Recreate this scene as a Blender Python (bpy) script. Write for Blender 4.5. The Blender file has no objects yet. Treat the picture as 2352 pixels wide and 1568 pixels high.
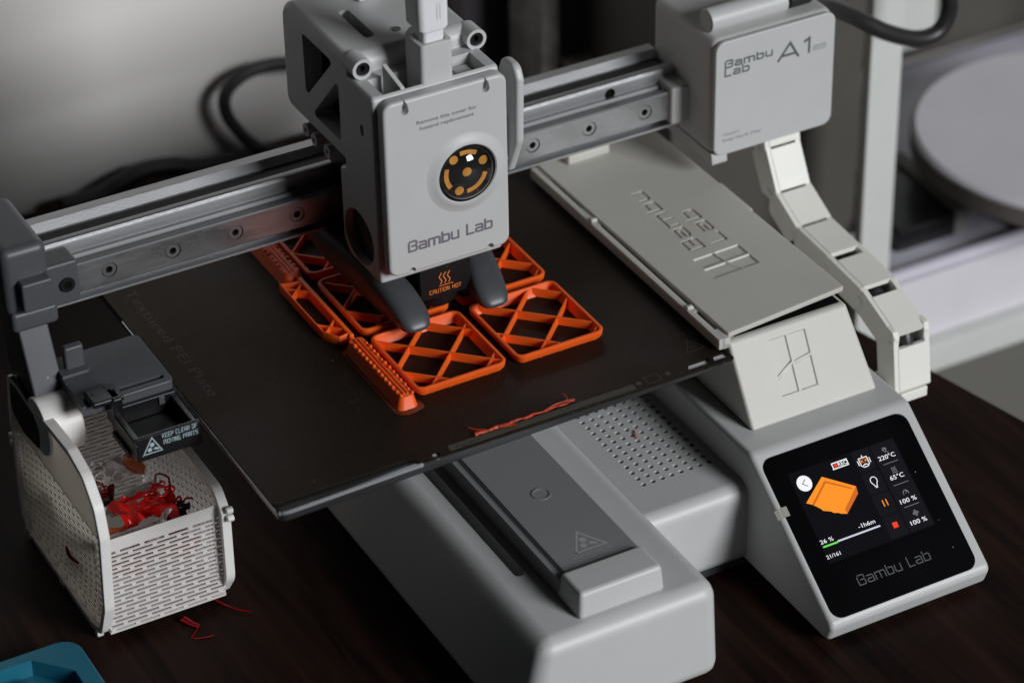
import bpy, bmesh, math, random
from mathutils import Vector, Matrix

S = 0.001                                   # everything below is written in millimetres
scene = bpy.context.scene
col = scene.collection
V = Vector

# ------------------------------------------------------------------ camera
cam_data = bpy.data.cameras.new("camera")
cam = bpy.data.objects.new("camera", cam_data)
col.objects.link(cam)
_r = V((0.8767263, -0.48068478, -0.01712143))
_d = V((-0.28116541, -0.48328977, -0.82908203))
_f = V((0.3902525, 0.73169197, -0.55886478))
mw = Matrix.Identity(4)
for i in range(3):
    mw[i][0] = _r[i]; mw[i][1] = -_d[i]; mw[i][2] = -_f[i]
mw.translation = V((-309.547, -888.066, 706.509)) * S
cam.matrix_world = mw
cam_data.sensor_width = 36.0
cam_data.lens = 7002.2 / 2352.0 * 36.0
cam_data.clip_start = 0.05
cam_data.clip_end = 50.0
cam_data.dof.use_dof = True
cam_data.dof.focus_distance = 1.112
cam_data.dof.aperture_fstop = 7.8
cam_data.dof.aperture_blades = 7
scene.camera = cam

# ------------------------------------------------------------------ world, window light, exposure
world = bpy.data.worlds.new("World")
scene.world = world
world.use_nodes = True
bg = world.node_tree.nodes["Background"]
bg.inputs[0].default_value = (1.0, 0.93, 0.86, 1)
bg.inputs[1].default_value = 0.0025

def area(name, loc, target, sx, sy, power, color):
    l = bpy.data.lights.new(name, 'AREA'); l.shape = 'RECTANGLE'
    l.size = sx * S; l.size_y = sy * S; l.energy = power; l.color = color
    o = bpy.data.objects.new(name, l); col.objects.link(o)
    o.location = V(loc) * S
    o.rotation_euler = (V(target) - V(loc)).to_track_quat('-Z', 'Y').to_euler()
    return o
area("window_light", (1260, -2760, 1290), (110, -60, 90), 980, 1120, 89.0, (0.95, 0.975, 1.0))

scene.view_settings.view_transform = 'Standard'
scene.view_settings.look = 'None'
scene.view_settings.exposure = 0.0
scene.view_settings.gamma = 1.0
scene.render.engine = 'CYCLES'
scene.cycles.use_denoising = True
scene.cycles.max_bounces = 8

# ------------------------------------------------------------------ materials
MAT = {}
def add_dust_sparkle(m, amount, scale, size=0.055, tone=(0.42, 0.40, 0.38)):
    """specks of dust lying on the surface; on the plate also painted sparkle"""
    nt = m.node_tree; N = nt.nodes; L = nt.links; b = N["Principled BSDF"]
    tc = N.new("ShaderNodeTexCoord"); vo = N.new("ShaderNodeTexVoronoi"); vo.inputs["Scale"].default_value = scale
    L.new(tc.outputs["Object"], vo.inputs["Vector"])
    lt = N.new("ShaderNodeMath"); lt.operation = 'LESS_THAN'; lt.inputs[1].default_value = size
    L.new(vo.outputs["Distance"], lt.inputs[0])
    sp = N.new("ShaderNodeSeparateColor"); L.new(vo.outputs["Color"], sp.inputs[0])
    l2 = N.new("ShaderNodeMath"); l2.operation = 'LESS_THAN'; l2.inputs[1].default_value = amount
    L.new(sp.outputs[0], l2.inputs[0])
    mu = N.new("ShaderNodeMath"); mu.operation = 'MULTIPLY'; L.new(lt.outputs[0], mu.inputs[0]); L.new(l2.outputs[0], mu.inputs[1])
    m2 = N.new("ShaderNodeMath"); m2.operation = 'MULTIPLY'; L.new(mu.outputs[0], m2.inputs[0]); L.new(sp.outputs[1], m2.inputs[1])
    mx = N.new("ShaderNodeMix"); mx.data_type = 'RGBA'
    bc = b.inputs["Base Color"]
    if bc.links: L.new(bc.links[0].from_socket, mx.inputs[6])
    else: mx.inputs[6].default_value = bc.default_value
    mx.inputs[7].default_value = (*tone, 1)
    L.new(m2.outputs[0], mx.inputs[0]); L.new(mx.outputs[2], bc)
    return m
def mat(name, color, rough=0.5, metal=0.0, bump=0.0, bscale=2500, var=0.0, vscale=60, sss=0.0, sscale=0.0018, spec=0.5,
        emit=None, estr=1.0, layers=0.0, trans=0.0, coat=0.0, aniso=None, rvar=0.0, dust=0.0, dscale=220):
    m = bpy.data.materials.new(name); m.use_nodes = True
    nt = m.node_tree; N = nt.nodes; L = nt.links
    b = N["Principled BSDF"]
    b.inputs["Base Color"].default_value = (*color, 1)
    b.inputs["Roughness"].default_value = rough
    b.inputs["Metallic"].default_value = metal
    b.inputs["Specular IOR Level"].default_value = spec
    b.inputs["Coat Weight"].default_value = coat
    b.inputs["Coat Roughness"].default_value = 0.1
    if trans: b.inputs["Transmission Weight"].default_value = trans
    if sss:
        b.inputs["Subsurface Weight"].default_value = sss
        b.inputs["Subsurface Radius"].default_value = (1, 0.8, 0.6)
        b.inputs["Subsurface Scale"].default_value = sscale
    if emit:
        b.inputs["Emission Color"].default_value = (*emit, 1)
        b.inputs["Emission Strength"].default_value = estr
    tc = N.new("ShaderNodeTexCoord")
    src = tc.outputs["Object"]
    if aniso:
        mp = N.new("ShaderNodeMapping"); mp.inputs["Scale"].default_value = aniso
        L.new(src, mp.inputs[0]); src = mp.outputs[0]
    if var:
        n = N.new("ShaderNodeTexNoise"); n.inputs["Scale"].default_value = vscale; n.inputs["Detail"].default_value = 5
        L.new(src, n.inputs["Vector"])
        r = N.new("ShaderNodeMapRange"); r.inputs[1].default_value = 0.3; r.inputs[2].default_value = 0.7
        r.inputs[3].default_value = 1 - var; r.inputs[4].default_value = 1 + var
        L.new(n.outputs[0], r.inputs[0])
        mx = N.new("ShaderNodeMix"); mx.data_type = 'RGBA'; mx.blend_type = 'MULTIPLY'; mx.inputs[0].default_value = 1
        mx.inputs[6].default_value = (*color, 1)
        L.new(r.outputs[0], mx.inputs[7]); L.new(mx.outputs[2], b.inputs["Base Color"])
        if rvar:
            rr = N.new("ShaderNodeMapRange"); rr.inputs[1].default_value = 0.3; rr.inputs[2].default_value = 0.7
            rr.inputs[3].default_value = rough - rvar; rr.inputs[4].default_value = rough + rvar
            L.new(n.outputs[0], rr.inputs[0]); L.new(rr.outputs[0], b.inputs["Roughness"])
    nrm = None
    if bump:
        n2 = N.new("ShaderNodeTexNoise"); n2.inputs["Scale"].default_value = bscale; n2.inputs["Detail"].default_value = 2
        L.new(src, n2.inputs["Vector"])
        bp = N.new("ShaderNodeBump"); bp.inputs["Strength"].default_value = bump; bp.inputs["Distance"].default_value = 0.0003
        L.new(n2.outputs[0], bp.inputs["Height"]); nrm = bp
    if layers:
        w = N.new("ShaderNodeTexWave"); w.bands_direction = 'Z'; w.inputs["Scale"].default_value = 330
        w.inputs["Distortion"].default_value = 0.3
        L.new(tc.outputs["Object"], w.inputs["Vector"])
        b2 = N.new("ShaderNodeBump"); b2.inputs["Strength"].default_value = layers; b2.inputs["Distance"].default_value = 0.00015
        L.new(w.outputs[0], b2.inputs["Height"])
        if nrm: L.new(nrm.outputs[0], b2.inputs["Normal"])
        nrm = b2
    if nrm: L.new(nrm.outputs[0], b.inputs["Normal"])
    if dust: add_dust_sparkle(m, dust, dscale)
    MAT[name] = m
    return m

mat("grey_plastic", (0.54, 0.54, 0.535), 0.42, bump=0.14, bscale=3200, var=0.02)
mat("grey_plastic_soft", (0.52, 0.515, 0.505), 0.5, bump=0.14, bscale=3200, var=0.02)
mat("dark_plastic", (0.075, 0.078, 0.086), 0.42, bump=0.10, bscale=2600, var=0.06, dust=0.25, dscale=170)
mat("duct_plastic", (0.060, 0.064, 0.070), 0.38, bump=0.06, bscale=2600)
mat("black_plastic", (0.007, 0.007, 0.008), 0.35, bump=0.05, dust=0.2, dscale=200)
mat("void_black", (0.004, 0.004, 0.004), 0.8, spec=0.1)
mat("rubber", (0.018, 0.017, 0.018), 0.5)
mat("cable_sheath", (0.022, 0.021, 0.022), 0.42)
mat("aluminium", (0.50, 0.50, 0.51), 0.48, metal=1.0, bump=0.15, bscale=3000, var=0.06, vscale=300, aniso=(0.15, 1, 1))
mat("rail_steel", (0.50, 0.505, 0.515), 0.30, metal=1.0, bump=0.15, bscale=900, var=0.12, vscale=140, aniso=(0.35, 1, 1), rvar=0.08, dust=0.35, dscale=420)
mat("screw_steel", (0.50, 0.50, 0.51), 0.32, metal=1.0)
mat("guide_metal", (0.24, 0.24, 0.245), 0.36, metal=0.0, bump=0.05)
mat("bed_metal", (0.10, 0.10, 0.105), 0.32, metal=0.8, bump=0.05)
mat("bed_edge", (0.55, 0.56, 0.58), 0.22, metal=1.0)
mat("bed_under", (0.02, 0.02, 0.021), 0.5)
mat("label_white", (0.78, 0.78, 0.80), 0.5)
mat("orange_pla", (1.0, 0.125, 0.010), 0.5, layers=0.12, sss=0.35, sscale=0.0025, var=0.05, vscale=80)
mat("orange_brim", (0.15, 0.024, 0.008), 0.32, var=0.2, vscale=90)
mat("orange_purge", (0.42, 0.035, 0.008), 0.34, var=0.25, vscale=300, sss=0.1)
mat("white_pla", (0.57, 0.557, 0.512), 0.48, layers=0.05, sss=0.55, sscale=0.003, var=0.015)
mat("chain_pla", (0.84, 0.825, 0.765), 0.46, layers=0.05, sss=0.15, var=0.02)
mat("basket_pla", (0.86, 0.83, 0.80), 0.45, sss=0.25, layers=0.2, var=0.03)
mat("print_grey", (0.115, 0.11, 0.125), 0.55)
mat("print_mauve", (0.17, 0.15, 0.18), 0.55)
mat("print_green_grey", (0.09, 0.115, 0.115), 0.55)
mat("print_pale", (0.36, 0.385, 0.38), 0.55)
mat("print_orange", (0.75, 0.20, 0.03), 0.5)
mat("print_teal_white", (0.42, 0.52, 0.55), 0.5)
mat("mark_grey", (0.40, 0.40, 0.405), 0.45)
mat("gold_mark", (0.66, 0.29, 0.045), 0.5)
mat("lens_black", (0.012, 0.011, 0.011), 0.12)
mat("glass_black", (0.004, 0.004, 0.0045), 0.09, spec=0.4, var=0.3, vscale=25, rvar=0.04, dust=0.16, dscale=240)
mat("glass_letter", (0.10, 0.10, 0.105), 0.4)
mat("tape", (0.36, 0.345, 0.31), 0.35)
mat("ui_dark", (0.003, 0.003, 0.004), 0.3, spec=0.12, emit=(0.005, 0.005, 0.008), estr=0.45)
mat("ui_tile", (0.003, 0.003, 0.004), 0.3, spec=0.12, emit=(0.011, 0.011, 0.014), estr=0.6)
mat("ui_white", (0.1, 0.1, 0.1), 0.4, emit=(0.90, 0.90, 0.93), estr=0.95)
mat("ui_lilac", (0.1, 0.1, 0.1), 0.4, emit=(0.62, 0.62, 0.78), estr=0.9)
mat("ui_grey", (0.1, 0.1, 0.1), 0.4, emit=(0.22, 0.22, 0.27), estr=0.8)
mat("ui_orange", (0.1, 0.05, 0.0), 0.4, emit=(1.0, 0.27, 0.012), estr=0.95)
mat("ui_orange_dim", (0.1, 0.05, 0.0), 0.4, emit=(0.62, 0.11, 0.004), estr=0.9)
mat("ui_red", (0.1, 0.0, 0.0), 0.4, emit=(1.0, 0.045, 0.010), estr=0.9)
mat("ui_green", (0.0, 0.1, 0.0), 0.4, emit=(0.15, 0.75, 0.10), estr=0.95)
mat("ui_black", (0.004, 0.004, 0.005), 0.4)
mat("red_scrap", (0.68, 0.012, 0.008), 0.22, sss=0.25, var=0.3, vscale=150)
mat("crimson_scrap", (0.22, 0.004, 0.008), 0.2, sss=0.2, var=0.3, vscale=150)
mat("clear_scrap", (0.62, 0.55, 0.54), 0.25, sss=0.4, trans=0.15)
mat("orange_scrap", (0.55, 0.10, 0.012), 0.35, sss=0.2)
mat("black_scrap", (0.012, 0.008, 0.012), 0.15)
mat("teal_plastic", (0.014, 0.155, 0.235), 0.40, bump=0.06, sss=0.1)
mat("wall_paint", (0.80, 0.77, 0.745), 0.8, bump=0.1, bscale=400, var=0.02, vscale=4)
mat("floor_boards", (0.10, 0.07, 0.05), 0.6, var=0.2, vscale=8)
mat("enamel_white", (0.66, 0.67, 0.64), 0.45, var=0.02)
mat("shelf_lilac", (0.60, 0.58, 0.66), 0.30, var=0.02)
mat("spool_pale", (0.74, 0.71, 0.75), 0.55, var=0.04, vscale=20)
mat("spool_rim", (0.20, 0.17, 0.165), 0.6)
mat("box_dark", (0.040, 0.037, 0.041), 0.5, var=0.15, vscale=20)
mat("box_purple", (0.060, 0.050, 0.056), 0.7, var=0.1, vscale=15)
mat("box_edge", (0.17, 0.155, 0.145), 0.5, var=0.5, vscale=70)
mat("box_ledge", (0.22, 0.215, 0.20), 0.5)

def plate_material():
    m = mat("pei_plate", (0.015, 0.0100, 0.0068), 0.38, bump=0.0, spec=0.14)
    nt = m.node_tree; N = nt.nodes; L = nt.links; b = N["Principled BSDF"]
    tc = N.new("ShaderNodeTexCoord")
    b.inputs["Specular Tint"].default_value = (1.0, 0.82, 0.68, 1)
    n = N.new("ShaderNodeTexNoise"); n.inputs["Scale"].default_value = 3000; n.inputs["Detail"].default_value = 3
    L.new(tc.outputs["Object"], n.inputs["Vector"])
    bp = N.new("ShaderNodeBump"); bp.inputs["Strength"].default_value = 0.7; bp.inputs["Distance"].default_value = 0.0004
    L.new(n.outputs[0], bp.inputs["Height"]); L.new(bp.outputs[0], b.inputs["Normal"])
    n2 = N.new("ShaderNodeTexNoise"); n2.inputs["Scale"].default_value = 22; n2.inputs["Detail"].default_value = 4
    L.new(tc.outputs["Object"], n2.inputs["Vector"])
    r = N.new("ShaderNodeMapRange"); r.inputs[1].default_value = 0.3; r.inputs[2].default_value = 0.7
    r.inputs[3].default_value = 0.38; r.inputs[4].default_value = 0.52
    L.new(n2.outputs[0], r.inputs[0]); L.new(r.outputs[0], b.inputs["Roughness"])
plate_material()
add_dust_sparkle(MAT["pei_plate"], 0.55, 520, 0.16, (0.060, 0.052, 0.045)); add_dust_sparkle(MAT["pei_plate"], 0.2, 190, 0.05, (0.22, 0.20, 0.18))  # dense first specks paint the plate's sparkle into its colour; second are dust

def wood_material():
    m = mat("walnut", (0.03, 0.016, 0.011), 0.5, spec=0.10)
    nt = m.node_tree; N = nt.nodes; L = nt.links; b = N["Principled BSDF"]
    tc = N.new("ShaderNodeTexCoord"); mp = N.new("ShaderNodeMapping")
    mp.inputs["Rotation"].default_value = (0, 0, math.radians(-13)); mp.inputs["Scale"].default_value = (22, 1.6, 1)
    L.new(tc.outputs["Object"], mp.inputs[0])
    n = N.new("ShaderNodeTexNoise"); n.inputs["Scale"].default_value = 7; n.inputs["Detail"].default_value = 8; n.inputs["Distortion"].default_value = 0.6
    L.new(mp.outputs[0], n.inputs["Vector"])
    cr = N.new("ShaderNodeValToRGB")
    cr.color_ramp.elements[0].position = 0.30; cr.color_ramp.elements[0].color = (0.0048, 0.0025, 0.0019, 1)
    cr.color_ramp.elements[1].position = 0.72; cr.color_ramp.elements[1].color = (0.030, 0.0130, 0.0085, 1)
    L.new(n.outputs[0], cr.inputs[0]); L.new(cr.outputs[0], b.inputs["Base Color"])
    bp = N.new("ShaderNodeBump"); bp.inputs["Strength"].default_value = 0.15; bp.inputs["Distance"].default_value = 0.0004
    L.new(n.outputs[0], bp.inputs["Height"]); L.new(bp.outputs[0], b.inputs["Normal"])
wood_material()
add_dust_sparkle(MAT["walnut"], 0.15, 110, 0.03, (0.25, 0.22, 0.20))

def clear_dome_material():
    m = mat("clear_dome", (1, 1, 1), 0.02)
    b = m.node_tree.nodes["Principled BSDF"]
    b.inputs["Transmission Weight"].default_value = 1.0
    b.inputs["IOR"].default_value = 1.12
    b.inputs["Specular IOR Level"].default_value = 1.0
    b.inputs["Coat Weight"].default_value = 1.0
    b.inputs["Coat Roughness"].default_value = 0.03
clear_dome_material()

def thin_white(name, color, through, amount):
    """thin printed wall: part of the light passes through it"""
    m = mat(name, color, 0.45, layers=0.15, var=0.03)
    nt = m.node_tree; N = nt.nodes; L = nt.links
    out = [n for n in N if n.type == 'OUTPUT_MATERIAL'][0]
    t = N.new("ShaderNodeBsdfTranslucent"); t.inputs[0].default_value = (*through, 1)
    mx = N.new("ShaderNodeMixShader"); mx.inputs[0].default_value = amount
    L.new(N["Principled BSDF"].outputs[0], mx.inputs[1]); L.new(t.outputs[0], mx.inputs[2]); L.new(mx.outputs[0], out.inputs[0])
thin_white("basket_wall", (0.90, 0.87, 0.85), (0.95, 0.88, 0.84), 0.30)
thin_white("basket_flap", (0.90, 0.87, 0.80), (0.95, 0.90, 0.83), 0.48)

# ------------------------------------------------------------------ geometry helpers
class Geo:
    def __init__(self): self.bm = bmesh.new(); self.ok = False
    def merge(self, bm2):
        me = bpy.data.meshes.new("tmp"); bm2.to_mesh(me); bm2.free()
        self.bm.from_mesh(me); bpy.data.meshes.remove(me); return self

def fillet(pts, r, n=5):
    out = []; k = len(pts)
    for i in range(k):
        p = V(pts[i]); a = V(pts[i-1]); b = V(pts[(i+1) % k])
        ri = r[i] if isinstance(r, (list, tuple)) else r
        u = (a-p); w = (b-p); lu, lw = u.length, w.length
        if ri <= 0 or lu < 1e-6 or lw < 1e-6: out.append(tuple(p)); continue
        u /= lu; w /= lw
        ang = math.acos(max(-1, min(1, u.dot(w))))
        if ang > math.pi-0.02: out.append(tuple(p)); continue
        t = min(ri/math.tan(ang/2), lu*0.49, lw*0.49); rr = t*math.tan(ang/2)
        c = p + (u+w).normalized()*(rr/math.sin(ang/2))
        p0 = p+u*t; p1 = p+w*t
        a0 = math.atan2(p0.y-c.y, p0.x-c.x); a1 = math.atan2(p1.y-c.y, p1.x-c.x)
        d = (a1-a0+math.pi) % (2*math.pi)-math.pi
        for j in range(n+1):
            th = a0+d*j/n; out.append((c.x+rr*math.cos(th), c.y+rr*math.sin(th)))
    return out

def rect(u0, u1, v0, v1, r=0, n=5):
    p = [(u0, v0), (u1, v0), (u1, v1), (u0, v1)]
    return fillet(p, r, n) if r else p

def to3(ax, u, v, w):
    return {'x': (w, u, v), 'y': (u, w, v), 'z': (u, v, w)}[ax]

def rbox(g, x0, x1, y0, y1, z0, z1, r=0.0, seg=3):
    b = bmesh.new(); bmesh.ops.create_cube(b, size=1)
    for v in b.verts:
        v.co = V((x0 if v.co.x < 0 else x1, y0 if v.co.y < 0 else y1, z0 if v.co.z < 0 else z1))
    if r: bmesh.ops.bevel(b, geom=b.edges[:], offset=r, segments=seg, profile=0.5, affect='EDGES', clamp_overlap=True)
    return g.merge(b)

def hexa(g, bottom, top, r=0.0, seg=3):
    """box with free corners: bottom and top are four (x,y,z) each, counter-clockwise from above"""
    b = bmesh.new()
    B = [b.verts.new(p) for p in bottom]; T = [b.verts.new(p) for p in top]
    b.faces.new(B[::-1]); b.faces.new(T)
    for i in range(4):
        j = (i+1) % 4; b.faces.new((B[i], B[j], T[j], T[i]))
    if r: bmesh.ops.bevel(b, geom=b.edges[:], offset=r, segments=seg, profile=0.5, affect='EDGES', clamp_overlap=True)
    return g.merge(b)

def prism(g, pts, ax, a, b_, bev=0.0, seg=2, both=True):
    b = bmesh.new()
    lo = [b.verts.new(to3(ax, u, v, a)) for u, v in pts]
    hi = [b.verts.new(to3(ax, u, v, b_)) for u, v in pts]
    b.faces.new(lo); b.faces.new(hi); n = len(pts)
    for i in range(n):
        j = (i+1) % n; b.faces.new((lo[i], lo[j], hi[j], hi[i]))
    bmesh.ops.recalc_face_normals(b, faces=b.faces[:])
    if bev:
        ed = set()
        for ring in ((lo, hi) if both else (hi,)):
            s = set(ring)
            for v in ring:
                for e in v.link_edges:
                    if e.verts[0] in s and e.verts[1] in s: ed.add(e)
        bmesh.ops.bevel(b, geom=list(ed), offset=bev, segments=seg, profile=0.5, affect='EDGES', clamp_overlap=True)
    return g.merge(b)

def circle(u, v, r, n=32):
    return [(u+r*math.cos(2*math.pi*i/n), v+r*math.sin(2*math.pi*i/n)) for i in range(n)]

def cyl(g, ax, u, v, a, b, r, n=32, bev=0.0):
    return prism(g, circle(u, v, r, n), ax, a, b, bev)

def ring(g, ax, u, v, a, b, r0, r1, n=36):
    bm = bmesh.new(); rows = []
    for (r, w) in ((r0, a), (r1, a), (r1, b), (r0, b)):
        rows.append([bm.verts.new(to3(ax, p, q, w)) for p, q in circle(u, v, r, n)])
    for k in range(4):
        A, B = rows[k], rows[(k+1) % 4]
        for i in range(n):
            j = (i+1) % n; bm.faces.new((A[i], A[j], B[j], B[i]))
    return g.merge(bm)

def loft(g, rings, cap=True):
    bm = bmesh.new(); R = [[bm.verts.new(p) for p in r] for r in rings]; n = len(R[0])
    for A, B in zip(R, R[1:]):
        for i in range(n):
            j = (i+1) % n; bm.faces.new((A[i], A[j], B[j], B[i]))
    if cap: bm.faces.new(R[0][::-1]); bm.faces.new(R[-1])
    bmesh.ops.recalc_face_normals(bm, faces=bm.faces[:])
    return g.merge(bm)

def catmull(P, k=8):
    P = [V(p) for p in P]; out = []
    for i in range(len(P)-1):
        p0 = P[max(i-1, 0)]; p1 = P[i]; p2 = P[i+1]; p3 = P[min(i+2, len(P)-1)]
        for j in range(k):
            t = j/k
            out.append(0.5*((2*p1)+(p2-p0)*t+(2*p0-5*p1+4*p2-p3)*t*t+(3*p1-p0-3*p2+p3)*t**3))
    out.append(P[-1]); return out

def tube(g, P, r, n=10, k=8, raw=False):
    pts = [V(p) for p in P] if raw else catmull(P, k)
    m = len(pts); up = None; rings = []
    for i, p in enumerate(pts):
        t = (pts[min(i+1, m-1)]-pts[max(i-1, 0)]).normalized()
        if up is None: up = t.orthogonal().normalized()
        up = (up-t*up.dot(t)).normalized(); s = t.cross(up)
        ri = r(i/(m-1)) if callable(r) else r
        rings.append([tuple(p+(up*math.cos(2*math.pi*q/n)+s*math.sin(2*math.pi*q/n))*ri) for q in range(n)])
    return loft(g, rings)

def sheet(g, pts3):
    """flat polygon from world points"""
    b = bmesh.new(); b.faces.new([b.verts.new(p) for p in pts3]); return g.merge(b)

def lathe(g, prof, c, axis, n=48):
    """prof: list of (radius, height); axis: unit Vector, revolved about c"""
    a = V(axis).normalized(); u = a.orthogonal().normalized(); w = a.cross(u); c = V(c)
    bm = bmesh.new(); R = []
    for r, h in prof:
        if r < 1e-6: R.append([bm.verts.new(c+a*h)])
        else: R.append([bm.verts.new(c+a*h+(u*math.cos(2*math.pi*i/n)+w*math.sin(2*math.pi*i/n))*r) for i in range(n)])
    for A, B in zip(R, R[1:]):
        for i in range(n):
            j = (i+1) % n
            if len(A) == 1 and len(B) == 1: continue
            if len(A) == 1: bm.faces.new((A[0], B[i], B[j]))
            elif len(B) == 1: bm.faces.new((A[i], A[j], B[0]))
            else: bm.faces.new((A[i], A[j], B[j], B[i]))
    bmesh.ops.recalc_face_normals(bm, faces=bm.faces[:])
    return g.merge(bm)

def cut(g, c, self_=False, op='DIFFERENCE'):
    ms = []; obs = []
    for q in (g, c):
        if not q.ok: bmesh.ops.recalc_face_normals(q.bm, faces=q.bm.faces[:])
        me = bpy.data.meshes.new("tmp"); q.bm.to_mesh(me); q.bm.free()
        o = bpy.data.objects.new("tmp", me); col.objects.link(o); ms.append(me); obs.append(o)
    md = obs[0].modifiers.new("b", 'BOOLEAN'); md.operation = op; md.solver = 'EXACT'; md.object = obs[1]; md.use_self = self_
    dg = bpy.context.evaluated_depsgraph_get(); dg.update()
    me = bpy.data.meshes.new_from_object(obs[0].evaluated_get(dg))
    g.bm = bmesh.new(); g.bm.from_mesh(me); g.ok = True
    for o in obs: bpy.data.objects.remove(o)
    for m in ms+[me]: bpy.data.meshes.remove(m)
    return g

ORG = {}
def worg(o): return ORG[o.name]

def finish(o, parent, org, label, category, group, kind):
    ORG[o.name] = org
    if parent is not None:
        o.parent = parent; o.location = (org-worg(parent))*S
    else: o.location = org*S
    if label: o["label"] = label
    if category: o["category"] = category
    if group: o["group"] = group
    if kind: o["kind"] = kind
    return o

def obj(name, g, m, parent=None, label=None, category=None, group=None, kind=None, angle=35, wn=True, flat=False):
    bm = g.bm
    bmesh.ops.remove_doubles(bm, verts=bm.verts[:], dist=1e-4)
    if not flat and not g.ok: bmesh.ops.recalc_face_normals(bm, faces=bm.faces[:])
    lo = V((min(v.co[i] for v in bm.verts) for i in range(3))); hi = V((max(v.co[i] for v in bm.verts) for i in range(3)))
    org = V(((lo.x+hi.x)/2, (lo.y+hi.y)/2, lo.z))
    for v in bm.verts: v.co = (v.co-org)*S
    me = bpy.data.meshes.new(name); bm.to_mesh(me); bm.free()
    me.materials.append(MAT[m])
    for p in me.polygons: p.use_smooth = True
    me.set_sharp_from_angle(angle=math.radians(angle))
    o = bpy.data.objects.new(name, me); col.objects.link(o)
    if wn and len(me.polygons) > 6:
        w = o.modifiers.new("weighted_normal", 'WEIGHTED_NORMAL'); w.keep_sharp = True
    return finish(o, parent, org, label, category, group, kind)

def empty(name, loc, label, category, group=None):
    o = bpy.data.objects.new(name, None); col.objects.link(o); o.empty_display_size = 0.01
    return finish(o, None, V(loc), label, category, group, None)

# ---- lettering: squared stroke font, and Blender's built-in font
GL = {
 'B': (.72, [[(0, .52), (0, 0), (.62, 0), (.72, .1), (.72, .42), (.62, .52), (.30, .52)], [(.70, .68), (.72, .74), (.72, .9), (.62, 1), (.12, 1)], [(.0, .66), (.0, .84)]]),
 'a': (.62, [[(.04, .7), (.52, .7), (.62, .6), (.62, 0), (.1, 0), (0, .09), (0, .28), (.1, .37), (.42, .37)]]),
 'm': (1.02, [[(0, 0), (0, .7), (.92, .7), (1.02, .6), (1.02, 0)], [(.51, .66), (.51, 0)]]),
 'b': (.62, [[(0, 1), (0, 0), (.52, 0), (.62, .1), (.62, .6), (.52, .7), (.22, .7)]]),
 'u': (.62, [[(0, .7), (0, .1), (.1, 0), (.62, 0), (.62, .7)]]),
 'L': (.58, [[(0, 1), (0, 0), (.58, 0)]]),
 'A': (.6, [[(0, 0), (0, .85), (.15, 1), (.6, 1), (.6, 0)], [(.06, .42), (.54, .42)]]),
 'C': (.6, [[(.6, 1), (0, 1), (0, 0), (.6, 0)]]), 'U': (.6, [[(0, 1), (0, 0), (.6, 0), (.6, 1)]]),
 'T': (.6, [[(0, 1), (.6, 1)], [(.3, .94), (.3, 0)]]), 'I': (.0, [[(0, 1), (0, 0)]]),
 'O': (.6, [[(0, .5), (0, 1), (.6, 1), (.6, 0), (0, 0), (0, .3)]]), 'N': (.6, [[(0, 0), (0, 1), (.12, 1), (.5, 0), (.6, 0), (.6, 1)]]),
 'H': (.6, [[(0, 1), (0, 0)], [(.6, 1), (.6, 0)], [(.06, .5), (.54, .5)]]), 'K': (.6, [[(0, 1), (0, 0)], [(.6, 1), (.1, .5), (.6, 0)]]),
 'E': (.6, [[(.6, 1), (0, 1), (0, 0), (.6, 0)], [(.06, .5), (.52, .5)]]), 'P': (.6, [[(0, 0), (0, 1), (.6, 1), (.6, .45), (.2, .45)]]),
 'R': (.6, [[(0, 0), (0, 1), (.6, 1), (.6, .45), (.2, .45)], [(.3, .4), (.6, 0)]]), 'F': (.6, [[(.6, 1), (0, 1), (0, 0)], [(.06, .5), (.5, .5)]]),
 'M': (.8, [[(0, 0), (0, 1), (.8, 1), (.8, 0)], [(.4, .94), (.4, .2)]]), 'V': (.6, [[(0, 1), (.3, 0), (.6, 1)]]),
 'G': (.6, [[(.6, 1), (0, 1), (0, 0), (.6, 0), (.6, .5), (.3, .5)]]), 'S': (.6, [[(.6, 1), (0, 1), (0, .52), (.6, .52), (.6, 0), (0, 0)]]),
 ' ': (.3, []),
}
def ribbon_loops(pl, w):
    """mitred ribbon of width w along polyline (2d) -> list of quads"""
    P = [V(p) for p in pl]; n = len(P); Lp = []; Rp = []
    for i in range(n):
        d0 = (P[i]-P[i-1]).normalized() if i > 0 else None
        d1 = (P[i+1]-P[i]).normalized() if i < n-1 else None
        d = (d0 or d1) if (d0 is None or d1 is None) else (d0+d1).normalized()
        nn = V((-d.y, d.x)); k = 1.0
        if d0 is not None and d1 is not None: k = 1/max(0.5, nn.dot(V((-d0.y, d0.x))))
        p = P[i]
        if d0 is None: p = p-d*w*0.5
        if d1 is None: p = p+d*w*0.5
        Lp.append(p+nn*w*0.5*k); Rp.append(p-nn*w*0.5*k)
    return Lp, Rp

def strokes(text, h, gap=0.26, sx=1.0):
    out = []; x = 0.0
    for ch in text:
        w, pl = GL[ch]
        for p in pl: out.append([((x+a*sx)*h, b*h) for a, b in p])
        x += (w*sx+gap)
    return out, (x-gap)*h

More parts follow.
